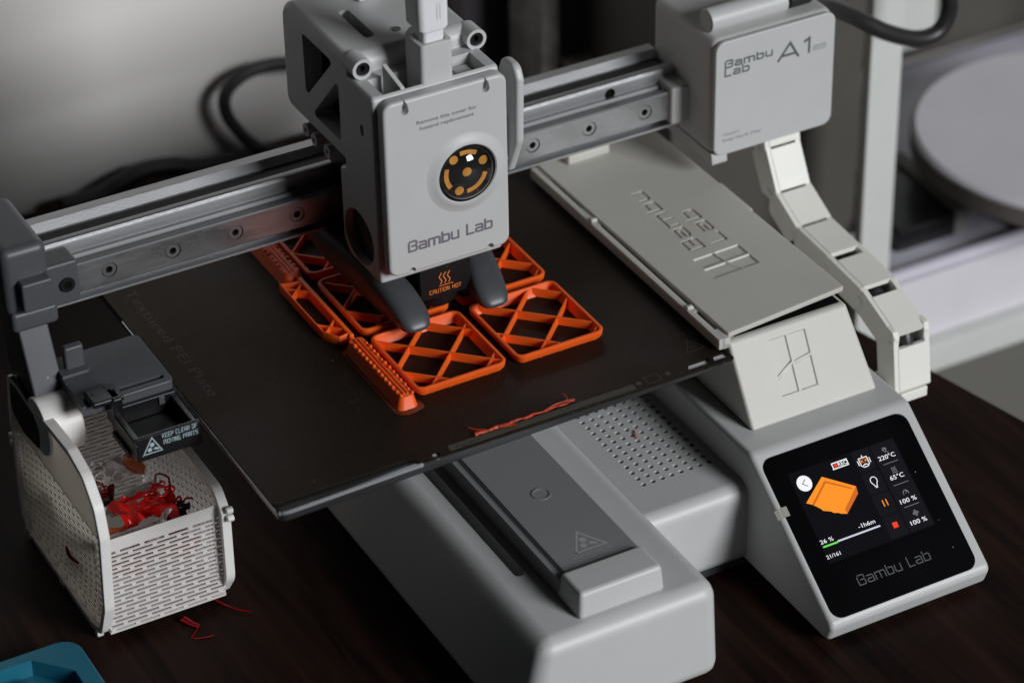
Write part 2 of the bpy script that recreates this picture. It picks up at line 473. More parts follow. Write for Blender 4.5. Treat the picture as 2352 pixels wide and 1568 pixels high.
def draw(g, polylines, w, O, U, W, lift=0.04, depth=0.0):
    """ribbons on plane O + u U + v W; depth>0 makes solids that run from +lift to -depth"""
    O, U, W = V(O), V(U).normalized(), V(W).normalized(); Nn = U.cross(W)
    for k, pl in enumerate(polylines):
        Lp, Rp = ribbon_loops(pl, w); n = len(Lp)
        z = lift+(k % 7)*0.012 if depth == 0 else lift+0.013*(k % 5)
        bm = bmesh.new()
        t = [(bm.verts.new(O+U*a.x+W*a.y+Nn*z), bm.verts.new(O+U*b.x+W*b.y+Nn*z)) for a, b in zip(Lp, Rp)]
        if depth == 0:
            for i in range(n-1): bm.faces.new((t[i][0], t[i][1], t[i+1][1], t[i+1][0]))
        else:
            zz = -depth-0.011*(k % 5)
            q = [(bm.verts.new(O+U*a.x+W*a.y+Nn*zz), bm.verts.new(O+U*b.x+W*b.y+Nn*zz)) for a, b in zip(Lp, Rp)]
            for i in range(n-1):
                bm.faces.new((t[i][0], t[i][1], t[i+1][1], t[i+1][0])); bm.faces.new((q[i][0], q[i+1][0], q[i+1][1], q[i][1]))
                bm.faces.new((t[i][0], t[i+1][0], q[i+1][0], q[i][0])); bm.faces.new((t[i][1], q[i][1], q[i+1][1], t[i+1][1]))
            bm.faces.new((t[0][0], q[0][0], q[0][1], t[0][1])); bm.faces.new((t[-1][0], t[-1][1], q[-1][1], q[-1][0]))
            bmesh.ops.recalc_face_normals(bm, faces=bm.faces[:])
        g.merge(bm)

def poly_on(g, pts, O, U, W, lift=0.04):
    O, U, W = V(O), V(U).normalized(), V(W).normalized(); Nn = U.cross(W)
    sheet(g, [tuple(O+U*a+W*b+Nn*lift) for a, b in pts])

def text_on(g, s, size, O, U, W, lift=0.05, width=None, align='LEFT', bold=0.0):
    cu = bpy.data.curves.new("t", 'FONT'); cu.body = s; cu.size = 1; cu.offset = bold; cu.resolution_u = 3
    o = bpy.data.objects.new("t", cu); col.objects.link(o)
    dg = bpy.context.evaluated_depsgraph_get(); dg.update()
    me = bpy.data.meshes.new_from_object(o.evaluated_get(dg))
    xs = [v.co.x for v in me.vertices]; x0, x1 = min(xs), max(xs)
    sy = size/0.73; sx = (width/(x1-x0)) if width else sy
    sh = {'LEFT': 0, 'CENTER': -(x1-x0)/2, 'RIGHT': -(x1-x0)}[align]
    O, U, W = V(O), V(U).normalized(), V(W).normalized(); Nn = U.cross(W)
    for v in me.vertices: v.co = O+U*((v.co.x-x0+sh)*sx)+W*(v.co.y*sy)+Nn*lift
    g.bm.from_mesh(me)
    bpy.data.objects.remove(o); bpy.data.curves.remove(cu); bpy.data.meshes.remove(me)

rnd = random.Random(7)
X, Y, Z = V((1, 0, 0)), V((0, 1, 0)), V((0, 0, 1))

# ================================================================== SETTING
g = Geo()
prism(g, [(-700, -620), (450, -620), (252, 236), (-700, 236)], 'z', -24, 0, 1.5)
obj("table_top", g, "walnut", kind="structure", label="dark walnut table top under the printer", category="table")
g = Geo(); rbox(g, -160, 1000, 241, 300, -720, 330)  # left end and top cut short to lessen bounced fill light
obj("wall", g, "wall_paint", kind="structure", wn=False)
g = Geo(); rbox(g, -700, 1000, -700, 240, -740, -720)
obj("floor", g, "floor_boards", kind="structure", wn=False)

# ================================================================== PRINTER
printer = empty("desktop_printer", (110, -60, 0), "light grey desktop 3D printer with orange parts on its dark bed", "3D printer")

# ---- Y axis base ---------------------------------------------------
g = Geo()
hexa(g, [(64.5, -187, 0.2), (146.5, -187, 0.2), (146.5, 120, 0.2), (64.5, 120, 0.2)],
        [(75.0, -184.5, 40), (146.0, -184.5, 40), (146.0, 120, 40), (75.0, 120, 40)], 6.0, 5)
c = Geo(); prism(c, fillet([(86, -146), (90, -146), (90, 60), (86, 60)], 1.9, 4), 'z', 28, 42); cut(g, c)
ybase = obj("bed_axis_base", g, "grey_plastic", printer)
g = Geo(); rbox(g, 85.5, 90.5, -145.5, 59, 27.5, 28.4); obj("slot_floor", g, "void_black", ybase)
g = Geo()
prism(g, [(93.6, 40.2), (127.4, 40.2), (127.4, 47), (126.6, 48), (97.4, 48), (96.6, 46.6), (95.2, 46.6), (94.6, 47.6), (93.6, 47.6)], 'y', -163.5, 110)
guide = obj("guide_cover", g, "guide_metal", ybase)
g = Geo(); ring(g, 'z', 112.2, -117.2, 47.2, 48.25, 2.9, 3.6); cyl(g, 'z', 112.2, -117.2, 46, 47.6, 2.6, 24); obj("cover_screw", g, "guide_metal", ybase)
g = Geo(); cyl(g, 'z', 112.2, -117.2, 47.4, 47.75, 0.9, 6); obj("screw_socket", g, "void_black", ybase)
g = Geo()
hexa(g, [(93.2, -178.2, 39.8), (127.6, -178.2, 39.8), (127.6, -161.5, 39.8), (93.2, -161.5, 39.8)],
        [(94.4, -176.6, 50.2), (127.2, -176.6, 50.2), (127.2, -162.5, 50.2), (94.4, -162.5, 50.2)], 1.6, 4)
obj("end_cap", g, "grey_plastic", ybase)
g = Geo()   # moving-parts warning printed on the guide
O = V((105.5, -153.5, 48.02)); U = V((1, 0, 0)); W = V((0, 1, 0))
draw(g, [[(0.6, 0), (12.6, 0), (6.6, 10.5), (0.3, -0.4)]], 0.75, O, U, W)
def gear_pts(cx, cy, r, n=9): return [(cx+(r if i % 2 else r*0.78)*math.cos(math.pi*i/n), cy+(r if i % 2 else r*0.78)*math.sin(math.pi*i/n)) for i in range(2*n)]
poly_on(g, gear_pts(6.2, 5.6, 1.5), O, U, W, 0.05); poly_on(g, gear_pts(4.9, 2.7, 1.4), O, U, W, 0.05)
poly_on(g, [(6.8, 2.6), (9.6, 1.4), (10.4, 2.0), (8.2, 3.6)], O, U, W, 0.05)
text_on(g, "KEEP CLEAR OF", 1.2, O+U*-1.5+W*-2.9, U, W, 0.05, width=15); text_on(g, "MOVING PARTS", 1.2, O+U*-0.5+W*-4.8, U, W, 0.05, width=13)
obj("warning_mark", g, "mark_grey", ybase, flat=True, wn=False)

# ---- right housing with vents and the wedge that holds the screen -----
g = Geo()
rbox(g, 140, 196, -139.5, 130, 3, 38, 5.5, 5)
c = Geo()
for i in range(8):
    for j in range(14):
        cyl(c, 'z', 153.9+i*4.02, -119.2+j*4.08, 33.5, 39, 1.05, 12)
cut(g, c)
housing = obj("base_housing", g, "grey_plastic", printer)
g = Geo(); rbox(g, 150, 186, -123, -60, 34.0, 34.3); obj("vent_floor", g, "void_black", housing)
g = Geo()
prism(g, fillet([(-139.4, 52.2), (-196.0, 11.15), (-193.0, 3.0), (-150, 3.0), (60, 3.0), (60, 52.2)], [6, 3.4, 2.5, 0, 0, 2], 6), 'x', 186.6, 256.6, 3.2, 5)
c = Geo()   # shallow seat for the glass
gU = V((1, 0, 0)); gP = V((189.1, -142.3, 50.0)); gD = V((0, -51.0, -37.0)).normalized(); gN = V(gU).cross(-gD).normalized()
def gl(u, v, lift=0.0): return gP+gU*u+gD*v+gN*lift
def glass_slab(g, u0, u1, v0, v1, r, lo, hi, bev=0.0):
    bm = bmesh.new(); pts = fillet([(u0, v0), (u1, v0), (u1, v1), (u0, v1)], r, 6)
    A = [bm.verts.new(gl(u, v, lo)) for u, v in pts]; B = [bm.verts.new(gl(u, v, hi)) for u, v in pts]
    bm.faces.new(A); bm.faces.new(B); n = len(pts)
    for i in range(n): bm.faces.new((A[i], A[(i+1) % n], B[(i+1) % n], B[i]))
    bmesh.ops.recalc_face_normals(bm, faces=bm.faces[:]); g.merge(bm)
glass_slab(c, -0.3, 63.2, -0.4, 64.0, 4.6, -1.0, 6.0); cut(g, c)
wedge = obj("screen_housing", g, "grey_plastic", printer)
g = Geo()
prism(g, fillet([(-190.0, 3.1), (-189, 0.1), (120, 0.1), (120, 3.1)], [1, 0.8, 0, 0], 3), 'x', 189.5, 253.5, 0.4)
rbox(g, 150, 189, -136.5, 120, 0.1, 3.1); obj("base_foot", g, "dark_plastic", housing)
g = Geo(); glass_slab(g, 0, 62.9, -0.1, 63.7, 4.4, -0.9, 0.05)
screen = obj("screen_panel", g, "glass_black", printer)
Us, Ws = V(gU), -gD          # on-screen right and up
def so(u, v): return gl(u, v, 0.05)
def ui(name, m, fn, lift0=0.02, label=None):
    g = Geo(); fn(g); return obj(name, g, m, screen, flat=True, wn=False, label=label)
def quad(g, u0, u1, v0, v1, r=0.0, lift=0.03, n=3):
    pts = [(u0, v0), (u1, v0), (u1, v1), (u0, v1)]
    if r: pts = fillet(pts, r, n)
    sheet(g, [tuple(gl(u, v, 0.05+lift)) for u, v in reversed(pts)])
ui("display_area", "ui_dark", lambda g: quad(g, 8.0, 54.3, 7.9, 44.0, 0.4, 0.01))
def tiles(g):
    for k in range(4):
        v = 8.2+k*8.95; quad(g, 35.2, 42.9, v, v+8.5, 0.9, 0.02)
    quad(g, 43.7, 53.9, 8.2, 43.6, 0.9, 0.02)
ui("button_tile", "ui_tile", tiles)
def disc(g, u, v, r, n=28, lift=0.05): sheet(g, [tuple(gl(u+r*math.cos(-t*2*math.pi/n), v-r*math.sin(-t*2*math.pi/n)*-1, 0.05+lift)) for t in range(n)])
def disc_(g, u, v, r, n=28, lift=0.05): sheet(g, [tuple(gl(u+r*math.cos(2*math.pi*t/n), v-r*math.sin(2*math.pi*t/n), 0.05+lift)) for t in range(n)])
ui("back_button", "ui_white", lambda g: disc_(g, 12.7, 13.1, 3.05))
ui("back_arrow", "ui_black", lambda g: draw(g, [[(0.9, 1.3), (-0.7, 0), (0.9, -1.3)]], 0.28, so(12.6, 13.1), Us, Ws, 0.09))
def rec(g):
    draw(g, [[(0, 0), (0, 2.2), (6.4, 2.2), (6.4, 0), (-0.2, 0)]], 0.42, so(26.2, 11.85), Us, Ws, 0.05)
    text_on(g, "REC", 1.45, so(28.5, 11.35), Us, Ws, 0.05, width=3.9, bold=0.012)
ui("record_badge", "ui_white", rec)
ui("record_dot", "ui_red", lambda g: disc_(g, 27.5, 10.75, 0.72, 16))
def robot(g):
    draw(g, [[(-1.75, -1.2), (-1.75, 1.6), (1.75, 1.6), (1.75, -1.2), (0.9, -2.0), (-0.9, -2.0), (-1.85, -1.1)], [(0, 1.7), (0, 2.4)],
             [(-2.5, 0.8), (-2.5, -0.8)], [(2.5, 0.8), (2.5, -0.8)], [(-0.9, -1.3), (0, -0.95), (0.9, -1.3)]], 0.36, so(38.9, 12.9), Us, Ws, 0.05)
ui("assistant_icon", "ui_white", robot)
ui("assistant_eyes", "ui_orange", lambda g: draw(g, [[(-1.3, -.15), (-.35, .85)], [(-1.3, .85), (-.35, -.15)], [(.35, -.15), (1.3, .85)], [(.35, .85), (1.3, -.15)]], 0.26, so(38.9, 12.9), Us, Ws, 0.06))
def bulb(g):
    pts = [(1.35*math.cos(math.radians(a)), 0.55+1.45*math.sin(math.radians(a))) for a in range(-52, 233, 15)]
    pts = [(0.5, -1.35)]+pts+[(-0.5, -1.35)]
    draw(g, [pts, [(-0.5, -1.7), (0.5, -1.7)], [(-0.3, -2.2), (0.3, -2.2)]], 0.32, so(39.1, 21.3), Us, Ws, 0.05)
ui("lamp_icon", "ui_white", bulb)
ui("pause_icon", "ui_orange", lambda g: (quad(g, 38.4, 38.85, 28.7, 31.2, 0, 0.05), quad(g, 39.9, 40.35, 28.7, 31.2, 0, 0.05)))
ui("stop_icon", "ui_red", lambda g: quad(g, 38.15, 40.25, 37.85, 40.0, 0.15, 0.05))
def values(g):
    text_on(g, "220\u00b0C", 1.75, so(44.7, 14.75), Us, Ws, 0.05, width=7.3, bold=0.005)
    text_on(g, "65\u00b0C", 1.75, so(45.6, 23.0), Us, Ws, 0.05, width=6.0, bold=0.005)
    text_on(g, "100 %", 1.75, so(45.1, 32.6), Us, Ws, 0.05, width=7.0, bold=0.005)
    text_on(g, "100 %", 1.75, so(45.2, 41.3), Us, Ws, 0.05, width=7.0, bold=0.005)
ui("reading_text", "ui_white", values)
def dividers(g):
    for v in (16.45, 25.1, 34.05): quad(g, 45.6, 52.1, v, v+0.16, 0, 0.05)
ui("divider_line", "ui_grey", dividers)
def icons(g):
    draw(g, [[(-.6, .9), (.6, .9), (.6, 0), (.2, -.7), (-.2, -.7), (-.6, 0), (-.6, .95)], [(-.9, .3), (.9, .3)], [(.7, -.8), (1.1, -1.1)]], .2, so(48.7, 11.4), Us, Ws, .05)
    for k in (-.7, 0, .7): draw(g, [[(k, -.5), (k+.15, 0), (k-.1, .5), (k+.1, 1.0)]], .2, so(48.7, 19.5), Us, Ws, .05)
    draw(g, [[(-1.1, -1.0), (1.1, -1.0)]], .2, so(48.7, 19.5), Us, Ws, .05)
    draw(g, [[(1.1*math.cos(math.radians(a)), 1.1*math.sin(math.radians(a))-.3) for a in range(-20, 201, 20)], [(0, -.3), (.5, .4)]], .22, so(49, 28.8), Us, Ws, .05)
    for a in (0, 90, 180, 270):
        ca, sa = math.cos(math.radians(a)), math.sin(math.radians(a))
        draw(g, [[(ca*.2-sa*0, sa*.2), (ca*.9-sa*.45, sa*.9+ca*.45), (ca*1.2+sa*.1, sa*1.2-ca*.1), (ca*.7+sa*.35, sa*.7-ca*.35), (ca*.2, sa*.2)]], .18, so(49, 37.3), Us, Ws, .05)
ui("reading_icon", "ui_grey", icons)
def spoly(g, pts, lift): sheet(g, [tuple(gl(u, v, 0.05+lift)) for u, v in reversed(pts)])
ui("model_preview", "ui_orange", lambda g: spoly(g, [(20.3, 12.9), (31.4, 20.5), (30.9, 23.3), (23.3, 29.0), (20.8, 28.1), (20.3, 27.6), (18.4, 27.0), (17.8, 26.2), (14.8, 24.9), (14.4, 24.0), (12.0, 21.5), (9.9, 20.2)], 0.03))
ui("preview_shade", "ui_orange_dim", lambda g: (spoly(g, [(31.4, 20.5), (30.9, 23.3), (23.3, 29.0), (23.1, 27.2)], 0.05),
    spoly(g, [(20.6, 14.6), (29.8, 20.6), (29.5, 21.1), (20.7, 15.6), (12.6, 21.9), (11.9, 21.4)], 0.045)))
ui("progress_bar", "ui_lilac", lambda g: quad(g, 14.8, 33.4, 36.95, 37.6, 0.25, 0.05))
ui("progress_done", "ui_green", lambda g: quad(g, 8.4, 14.8, 37.2, 37.85, 0.25, 0.055))
def prog(g):
    text_on(g, "26 %", 1.6, so(8.1, 36.35), Us, Ws, 0.05, width=5.6, bold=0.003)
    text_on(g, "-1h6m", 1.7, so(25.0, 35.7), Us, Ws, 0.05, width=7.2, bold=0.004)
    text_on(g, "21/161", 1.5, so(7.9, 42.2), Us, Ws, 0.05, width=5.9, bold=0.003)
ui("progress_text", "ui_white", prog)
g = Geo(); st, wd = strokes("Bambu Lab", 3.6); k = 31.0/wd
draw(g, [[(a*k, b) for a, b in p] for p in st], 0.42, so(15.4, 55.2), Us, Ws, 0.03); obj("screen_lettering", g, "glass_letter", screen, flat=True, wn=False)
g = Geo(); bm = bmesh.new()
pts = [(-3.2, 20.0), (1.6, 19.6), (1.6, 23.4), (-3.2, 23.2)]
for lo_hi in (0,): pass
A = [gl(u, v, 0.12) if u > 0 else gl(u, v, 0.0) for u, v in pts]
A = [gl(-0.3, 18.7, 0.28), gl(1.9, 18.7, 0.2), gl(1.9, 22.5, 0.2), gl(-0.3, 22.5, 0.28), gl(-3.0, 22.7, -0.75), gl(-3.0, 18.9, -0.75)]
sheet(g, [tuple(p) for p in (A[3], A[2], A[1], A[0])]); sheet(g, [tuple(p) for p in (A[4], A[3], A[0], A[5])])
obj("film_tab", g, "tape", screen, flat=True, wn=False, label="small translucent film tab stuck on the screen edge"); bm.free()

# ---- heated bed ------------------------------------------------------
g = Geo()
prism(g, fillet([(10.5, -117.5), (192.0, -113.0), (192.0, 71), (10.5, 71)], 3.0, 5), 'z', 73.6, 78.3, 0.7, 2)
bed = obj("heated_bed", g, "bed_metal", printer)
g = Geo(); tube(g, [(66, -115.6, 77.3), (40, -116.4, 77.3), (14, -117.0, 77.3), (11.2, -116.6, 77.3)], 1.15, 10, 4); tube(g, [(10.2, -115.5, 77.6), (10.0, -60, 77.6), (10.0, 20, 77.6)], 0.55, 8, 2); obj("bed_front_edge", g, "bed_edge", bed)
g = Geo(); rbox(g, 16, 186, -98, 66, 69, 73.5, 2); obj("bed_underside", g, "bed_under", bed)
g = Geo(); rbox(g, 88, 130, -60, 50, 48.2, 69, 2); obj("bed_carriage", g, "bed_under", bed)
for sl in ([(174.6, -114.6), (183.2, -114.6), (185.2, -112.2), (176.2, -112.2)], [(185.6, -114.4), (191.4, -114.4), (192.0, -111.9), (187.2, -111.9)]):
    g = Geo(); prism(g, sl, 'z', 78.3, 78.45); obj("white_marking", g, "label_white", bed, wn=False)
g = Geo(); cyl(g, 'z', 71.6, -115.4, 78.3, 78.45, 1.7, 20); obj("locating_pin", g, "label_white", bed, wn=False)

# ---- X beam, rail ----------------------------------------------------
g = Geo()
prism(g, [(2.2, 105), (8, 105), (8.0, 108.2), (8.0, 120.2), (8.5, 120.6), (8.0, 121.2), (8.0, 125.4), (8.25, 126.3), (8.8, 126.9), (9.6, 127.2), (11.4, 127.2), (11.8, 126.6), (11.8, 113), (21.4, 113),
          (21.4, 124.6), (24.0, 127.2), (28.6, 127.2), (29.4, 126.4), (29.4, 105), (29.4, 104), (2.2, 104)], 'x', -26, 243.6)
c = Geo(); cyl(c, 'y', 213.8, 122.6, 4, 11.9, 2.35, 24); cut(g, c)
beam = obj("gantry_beam", g, "aluminium", printer, angle=25)
g = Geo(); rbox(g, -25, 243, 11.95, 21.25, 113.2, 124.2); obj("belt", g, "rubber", beam, wn=False)
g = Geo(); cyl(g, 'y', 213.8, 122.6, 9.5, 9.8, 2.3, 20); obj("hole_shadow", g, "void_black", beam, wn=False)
g = Geo()
prism(g, [(0, 109.4), (0, 120.6), (0.5, 121.1), (3.2, 121.1), (4.2, 119.6), (5.6, 119.6), (6.6, 121.1), (7.95, 121.1), (7.95, 108.9), (6.6, 108.9), (5.6, 110.4), (4.2, 110.4), (3.2, 108.9), (0.5, 108.9)], 'x', -12.2, 235.7)
c = Geo()
for i in range(10): cyl(c, 'y', 25.0*i, 115, -1, 3.2, 3.05, 28)
cut(g, c)
rail = obj("linear_rail", g, "rail_steel", printer, angle=25)
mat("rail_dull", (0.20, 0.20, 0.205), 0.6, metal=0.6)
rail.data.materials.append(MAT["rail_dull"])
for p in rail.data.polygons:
    if p.normal.z > 0.3: p.material_index = 1  # upward faces coloured darker and duller to hold down the light streak
g0 = Geo(); ring(g0, 'y', 0, 115, 0.35, 3.1, 1.35, 2.72, 28)
scr = obj("rail_screw", g0, "screw_steel", rail)
g0 = Geo(); cyl(g0, 'y', 0, 115, 2.0, 2.6, 1.5, 6); hexm = obj("screw_socket", g0, "void_black", rail, wn=False)
for i in range(1, 10):
    for src in (scr, hexm):
        o = src.copy(); col.objects.link(o); o.location.x += 0.025*i

# ---- left end of the beam: cap, arm, purge platform -----------------------
g = Geo()
rbox(g, -41.5, -23.8, -5, 33, 109.5, 137.5, 3.5, 4)
rbox(g, -40.5, -22.6, -6.2, 26, 103.5, 112, 2.0, 3)
cap = obj("beam_end_cap", g, "dark_plastic", printer)
g = Geo(); rbox(g, -28.5, -12.7, -3.2, 8, 108.0, 125.5, 1.2, 3); rbox(g, -36.5, -24.6, -9.5, -3, 113.0, 125.0, 1.0, 3); obj("rail_stop", g, "dark_plastic", cap)
g = Geo(); ring(g, 'y', -17.6, 116.4, -4.0, -3.0, 1.5, 2.9, 28); obj("cap_screw", g, "black_plastic", cap)
g = Geo(); cyl(g, 'y', -17.6, 116.4, -3.5, -3.15, 1.6, 16); obj("screw_socket", g, "void_black", cap, wn=False)
g = Geo()
hexa(g, [(-37.3, -14.5, 70), (-25.6, -14.5, 70), (-25.6, 12, 70), (-37.3, 12, 70)], [(-37.9, -2.5, 105), (-26.4, -2.5, 105), (-26.4, 20, 105), (-37.9, 20, 105)], 0.9, 3)
arm = obj("purge_arm", g, "dark_plastic", printer)
g = Geo()
prism(g, fillet([(15.5, 72), (4, 80), (-8, 75), (-16.5, 68), (-15, 58), (2, 55), (13, 58)], 4, 5), 'x', -38.9, -37.5, 0.3); obj("arm_side_plate", g, "black_plastic", arm)
g = Geo()
prism(g, fillet([(-27, -33.2), (8.3, -33.2), (8.3, 1.2), (-27, 1.2)], [0, 2.5, 2.5, 0], 5), 'z', 79.5, 84, 0.6, 3)
c = Geo(); prism(c, fillet([(-13.5, -30.3), (6.0, -30.3), (6.0, -27.8), (-13.5, -27.8)], 1.2, 4), 'z', 82, 85); cut(g, c)
plat = obj("purge_platform", g, "dark_plastic", printer)
g = Geo(); rbox(g, -24.0, -16.6, -10.5, -7.0, 84.0, 94.5, 1.0, 3); obj("wiper_knob", g, "dark_plastic", plat)
g = Geo(); prism(g, fillet([(-26.9, -14.0), (-15.6, -14.0), (-15.6, -9), (-26.9, -9)], [0, 2.2, 2.2, 0], 4), 'z', 84, 85.6, 0.5); obj("knob_base", g, "dark_plastic", plat)
g = Geo()
rbox(g, -17.5, 7.6, -58, -56.2, 71.5, 81.5, 0.6, 2)         # sign board
rbox(g, -17.5, -14.5, -57, -36, 72, 79.5, 0.7, 3); rbox(g, -17.5, -13.5, -38, -30, 74, 86.6, 0.8, 3)           # left wall
rbox(g, 5.6, 7.6, -57, -33, 72, 79.0, 0.4, 2)               # right wall
rbox(g, -17, 7, -57, -34, 71.6, 73.0)                       # tray floor
rbox(g, -24.5, -12.5, -37, -27.0, 84.2, 86.6, 0.8, 3)       # hinge plate
rbox(g, -14, 7.8, -35.2, -33.2, 73, 80.5, 0.5)
holder = obj("wiper_tray", g, "black_plastic", plat)
g = Geo(); rbox(g, 0.8, 3.0, -36.0, -35.15, 77.0, 80.2, 0.2); obj("tray_catch", g, "dark_plastic", plat)
g = Geo()
for px, py in ((-22, -31), (-16.8, -29.0), (-15.2, -31.6)): cyl(g, 'z', px, py, 86.4, 86.85, 0.55, 14, 0.1)
obj("rivet", g, "black_plastic", plat)
g = Geo()
for k in range(9): rbox(g, -18.6, -17.4, -52+k*1.7, -51.2+k*1.7, 71.0, 73.5)
obj("wiper_teeth", g, "black_plastic", plat, wn=False)
g = Geo(); O = V((-15.6, -58.0, 74.0)); Us2, Ws2 = X, Z
draw(g, [[(0.7, 0.3), (7.7, 0.3), (4.2, 6.7), (0.5, 0.0)]], 0.42, O, Us2, Ws2)
poly_on(g, gear_pts(4.1, 3.7, 1.0), O, Us2, Ws2, .05); poly_on(g, gear_pts(3.1, 1.8, 0.95), O, Us2, Ws2, .05)
poly_on(g, [(4.3, 1.7), (6.4, 1.0), (6.8, 1.5), (5.3, 2.4)], O, Us2, Ws2, .05)
for tx, dx, dz, wdt in (("KEEP CLEAR OF", 8.3, 5.2, 13.2), ("MOVING PARTS", 8.6, 2.4, 13.0)):
    st, wd = strokes(tx, 1.7, 0.3); k = wdt/wd
    draw(g, [[(a*k, b) for a, b in p] for p in st], 0.21, O+X*dx+Z*dz, Us2, Ws2)
obj("warning_lettering", g, "print_teal_white", plat, flat=True, wn=False)

# ---- motor housing at the right end ---------------------------------------------
g = Geo()
rbox(g, 243.6, 298.9, -19.2, 26, 99.0, 149.5, 3.6, 4)
motor = obj("motor_housing", g, "grey_plastic_soft", printer)
g = Geo(); prism(g, rect(244.0, 298.7, 99.3, 149.3, 4.2, 6), 'y', -20.7, -18.6, 0.6, 3); obj("front_plate", g, "grey_plastic", motor)
g = Geo(); rbox(g, 235.8, 244.5, -2.2, 8.5, 107.0, 123.4, 1.0, 3); obj("rail_bracket", g, "grey_plastic_soft", motor)
g = Geo(); cyl(g, 'x', -9.0, 153.6, 246.5, 281.5, 4.9, 28, 0.9); rbox(g, 248, 279, -11, -5, 148, 153, 0.4); obj("top_roller", g, "grey_plastic", motor)
g = Geo(); cyl(g, 'x', -9.0, 153.6, 283.0, 293, 4.2, 24, 0.8); obj("cable_gland", g, "rubber", motor)
g = Geo(); prism(g, fillet([(-19, 100), (-20, 95.0), (-12, 95.5), (22, 95.5), (22, 100)], 1.0, 3), 'x', 243.9, 251, 0.4); obj("bottom_lip", g, "grey_plastic_soft", motor)
def logo2(parent, x, zb, wdt, h, sw, y, m, two=False, z2=None, name="logo_lettering"):
    g = Geo()
    if two:
        st, wd = strokes("Bambu", h, 0.3); k = wdt/wd
        draw(g, [[(a*k, b) for a, b in p] for p in st], sw, (x, y, zb), X, Z)
        st, wd = strokes("Lab", h, 0.3)
        draw(g, [[(a*k, b) for a, b in p] for p in st], sw, (x, y, z2), X, Z)
    else:
        st, wd = strokes("Bambu Lab", h, 0.26); k = wdt/wd
        draw(g, [[(a*k, b) for a, b in p] for p in st], sw, (x, y, zb), X, Z)
    return obj(name, g, m, parent, flat=True, wn=False)
logo2(motor, 248.3, 138.0, 21.2, 2.9, 0.68, -20.7, "print_green_grey", True, 134.3)
g = Geo()
draw(g, [[(0, 0), (5.2, 6.6), (9.0, 0)], [(2.2, 1.6), (7.6, 1.6)]], 1.05, (272.6, -20.7, 134.4), X, Z)
draw(g, [[(12.0, 5.3), (14.1, 6.4), (14.1, 0.2)]], 1.05, (272.6, -20.7, 134.4), X, Z)
obj("model_lettering", g, "print_green_grey", motor, flat=True, wn=False)
g = Geo(); rbox(g, 288.6, 294.6, -20.78, -20.72, 134.4, 136.9); obj("model_badge", g, "print_pale", motor, wn=False)
g = Geo(); text_on(g, "mini", 1.25, (289.4, -20.78, 134.95), X, Z, 0.05, width=4.4, bold=0.01); obj("badge_lettering", g, "grey_plastic", motor, flat=True, wn=False)
g = Geo(); text_on(g, "Caution!", 1.3, (247.9, -20.7, 107.9), X, Z, 0.04, width=7.6); text_on(g, "Keep Hands Clear", 1.3, (247.9, -20.7, 105.3), X, Z, 0.04, width=18.0)
obj("caution_lettering", g, "print_green_grey", motor, flat=True, wn=False)

# ---- toolhead -----------------------------------------------------------
g = Geo()
prism(g, fillet([(-43, 103.5), (-18, 103.5), (-12.5, 108), (-12.5, 139), (-17.5, 141), (-17.5, 181), (-43, 181)], [2, 2.5, 3, 2, 2, 2, 2], 4), 'x', 87.6, 138.2, 1.4, 4)
c = Geo(); rbox(c, 92.5, 133.5, -41.5, -29.5, 166, 190); cut(g, c)
c = Geo(); prism(c, [( -26.5+12.0*math.cos(t*math.pi/20), 115.8+10.8*math.sin(t*math.pi/20)) for t in range(40)], 'x', 80, 91.5); cut(g, c)
c = Geo(); prism(c, [(-33.5+1.5*math.cos(t*math.pi/8), 164+2.3*math.sin(t*math.pi/8)) for t in range(16)], 'x', 85, 88.6); cut(g, c)
head = obj("toolhead", g, "grey_plastic", printer)
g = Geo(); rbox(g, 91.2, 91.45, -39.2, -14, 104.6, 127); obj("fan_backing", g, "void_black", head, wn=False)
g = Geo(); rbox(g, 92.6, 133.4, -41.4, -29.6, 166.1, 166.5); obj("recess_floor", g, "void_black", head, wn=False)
g = Geo()
lathe(g, [(10.3, 0), (10.3, 0.5), (3.2, 0.5), (3.2, 0.9), (0, 0.9)], (91.1, -26.5, 115.8), (-1, 0, 0), 32); obj("fan_rotor", g, "black_plastic", head)
# rear frame
g = Geo()
prism(g, fillet([(-24.5, 143), (33, 143), (33, 188), (-24.5, 188)], [4, 5, 8, 5], 5), 'x', 87.75, 138.4, 2.6, 4)
c = Geo(); rbox(c, 95.0, 132, -16, 27, 148, 183); cut(g, c)
c = Geo(); prism(c, fillet([(14.5, 181), (-11.5, 181), (13.8, 155)], 1.5, 3), 'x', 80, 100); cut(g, c)
c = Geo(); prism(c, fillet([(-15.0, 175.5), (-15.0, 150), (9.0, 150)], 1.5, 3), 'x', 80, 100); cut(g, c)
c = Geo(); prism(c, fillet([(100.4, -13), (104.6, -13), (104.6, 10.5), (100.4, 10.5)], 1.9, 4), 'z', 180, 195); cut(g, c)
obj("rear_frame", g, "grey_plastic", head)
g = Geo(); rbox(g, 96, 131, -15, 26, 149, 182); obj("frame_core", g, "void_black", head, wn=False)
for bx, bz in ((91.6, 184.9), (137.2, 184.4)):
    g = Geo(); ring(g, 'y', bx, bz, -28.2, -20, 2.75, 4.0, 32); obj("screw_boss", g, "grey_plastic", head)
    g = Geo(); ring(g, 'y', bx, bz, -27.4, -22, 1.2, 2.7, 24); cyl(g, 'y', bx, bz, -25.6, -25, 1.3, 6); obj("boss_screw", g, "black_plastic", head)
